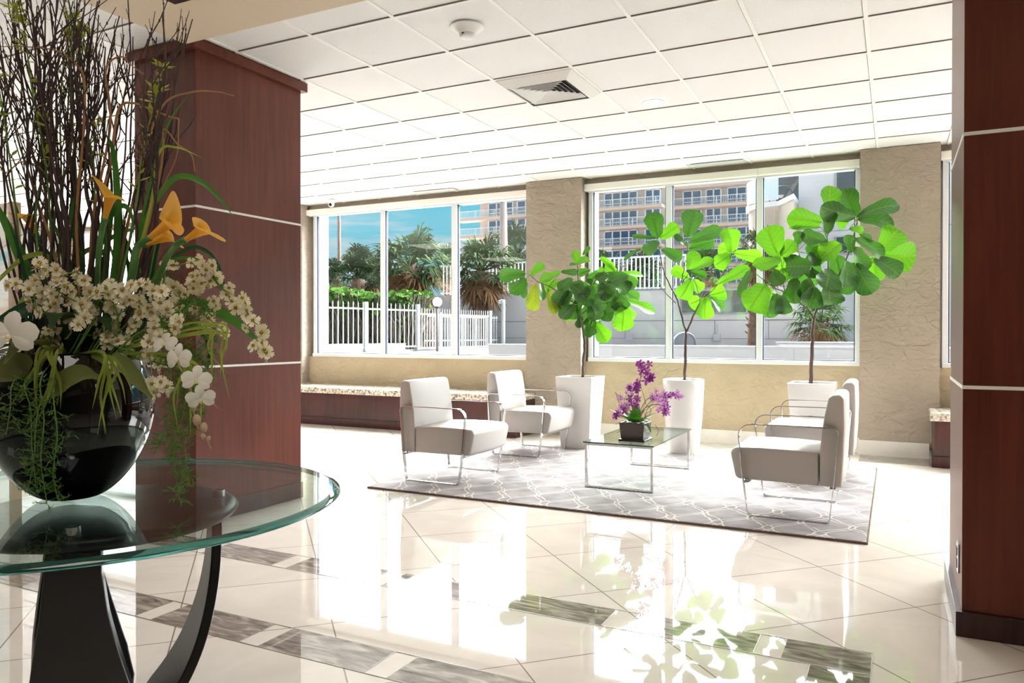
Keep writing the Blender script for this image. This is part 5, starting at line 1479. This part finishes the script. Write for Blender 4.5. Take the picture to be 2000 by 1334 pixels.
# hotel with balconies, two wings on one line
def hotel(x0, x1, y, slabs, label, bays, overhang=0, drop=0):
    t = empty('hotel_building', (x0, y, .70), label, 'building')
    Lx = x1-x0; top = slabs[-1]+3.4-.7
    MB().box(0, Lx, 1.8, 14, .001, top).build('wall', 'hotel_wall', t)
    for z in slabs:
        z -= .7
        MB().box(-overhang, Lx, -.2, 1.795, z-.42, z).build('balcony_slab', 'hotel_slab', t)
    wm = None
    for si, z in enumerate(slabs):
        z -= .7; k = 0
        for (a, b, kind) in bays:
            m_ = MB(); n_ = max(1, round((b-a)/1.25)); ww = (b-a)/n_
            m_.box(a, b, 1.72, 1.78, z+.05, z+2.35, 1)
            for j in range(n_+1):
                m_.box(a+j*ww-.10, a+j*ww+.10, 1.62, 1.72, z+.05, z+2.42, 0)
            m_.box(a-.1, b+.1, 1.62, 1.72, z+2.30, z+2.45, 0); m_.box(a, b, 1.63, 1.72, z+.72, z+.84, 0)
            m_.build('window', ['hotel_frame', 'hotel_glass'], t)
        m_ = MB(); m_.box(-overhang, Lx, -.12, -.04, z+1.05, z+1.13); m_.box(-overhang, Lx, -.11, -.05, z+.08, z+.14)
        x = -overhang; i = 0
        while x < Lx:
            m_.box(x-.022, x+.022, -.10, -.06, z+.10, z+1.08)
            if i % 14 == 0: m_.box(x-.06, x+.06, -.12, -.04, z, z+1.12)
            x += .24; i += 1
        m_.build('railing', 'hotel_rail', t)
    MB().box(-overhang, Lx, -.2, 14, top-.5, top).build('roof_edge', 'hotel_slab', t)
    return t
SL = [5.3, 8.15, 11.0, 13.85, 16.7, 19.45, 22.3]
hotel(-59.3, -44.5, 105, SL, 'pale hotel wing with blue balcony windows seen in the left window', [(1.6+i*5.1, 5.9+i*5.1, 0) for i in range(3)][:2]+[(11.9, 14.2, 0)], overhang=3.2)
hotel(-43.5, -29.2, 105, SL, 'hotel wing with white balcony railings at the left of the centre window', [(.6, 3.4, 0), (5.2, 10.2, 0), (11.4, 13.6, 0)])
hotel(-29.1, -12.5, 108.5, SL, 'recessed hotel wing with white doors and balconies in the centre pane', [(1.6, 4.2, 0), (4.9, 7.0, 0), (7.9, 11.8, 0), (12.4, 16.2, 0)])

# near tower with rounded balcony
t = empty('grey_tower', (-2.0, 20.0, .70), 'grey concrete apartment tower with rounded white balcony at upper right', 'building')
MB().box(-.13, 3.4, 0, 3.8, .001, 6.3).build('tower_wall', 'concrete_grey', t)
MB().box(-.14, 3.4, -.012, -.001, 2.98, 2.995).build('panel_joint', 'joint_line', t)
for (xa, xb, za, zb) in ((.74, 1.16, 3.89, 4.6), (.74, 1.05, 2.45, 2.82)):
    f_ = MB().box(xa, xb, -.04, -.002, za, zb).build('window', 'dark_glass', t)
    MB().box(xa-.04, xb+.04, -.06, -.041, za-.07, za).box(xa-.05, xa, -.06, -.041, za, zb).build('window_frame', 'parapet_white', f_)
MB().box(1.25, 1.75, -.03, -.002, 3.3, 5.9).build('dark_recess', 'joint_line', t)
def dpath(r):  # rounded plan
    return [(-.14, -.9)]+[(-1.05+r*cos(a)*1.0, .05+r*sin(a)) for a in [radians(-90-9*i) for i in range(11)]]+[(-.14, .7)]
def plan(r, dx=0):
    pts = [(-.135, .05-r)]
    for i in range(13):
        a = radians(-90-90*i/12); pts.append((-.60+r*cos(a)*.9+dx, .9+r*sin(a)*.95))
    return pts+[(-.135, .9)]
MB().prism(plan(.95), 2.6, 3.68, axis='z').build('balcony_underside', 'tower_beige', t, smooth=False)
MB().prism(plan(1.02), 3.681, 3.80, axis='z').build('balcony_slab', 'balcony_white', t)
pl = plan(.99)[1:-1]
g_ = MB(); vs = []
for (x, y) in pl: vs += [(x, y, 3.85), (x, y, 4.38)]
g_.add(vs, [(2*i, 2*i+2, 2*i+3, 2*i+1) for i in range(len(pl)-1)])
g_.build('glass_railing', 'rail_glass', t, solid=.02)

MB().tube([(x, y, 4.40) for x, y in pl], .025, 6).build('hand_rail', 'balcony_white', t)
MB().box(-.95, -.14, 2.2, 2.4, 3.8, 6.3).build('balcony_back_wall', 'dark_glass', t)
MB().prism(plan(1.02), 5.1, 5.3, axis='z').build('balcony_ceiling', 'concrete_grey', t)
bc = empty('lounge_chair', (-2.45, 20.6, 4.501), 'dark reclining lounge chair on the rounded balcony', 'chair')
MB().xbox(Matrix.Translation((.12, 0, .48)) @ Matrix.Rotation(radians(30), 4, 'Y'), .05, .5, .8).build('backrest', 'dark_chair', bc)
MB().box(-.45, .0, -.25, .25, .22, .28).build('seat', 'dark_chair', bc)
MB().tube(spline([(-.4, -.26, 0), (-.45, -.26, .3), (-.3, -.26, .42), (.05, -.26, .4), (.2, -.26, 0)], 4), .015, 6).build('arm', 'dark_chair', bc)
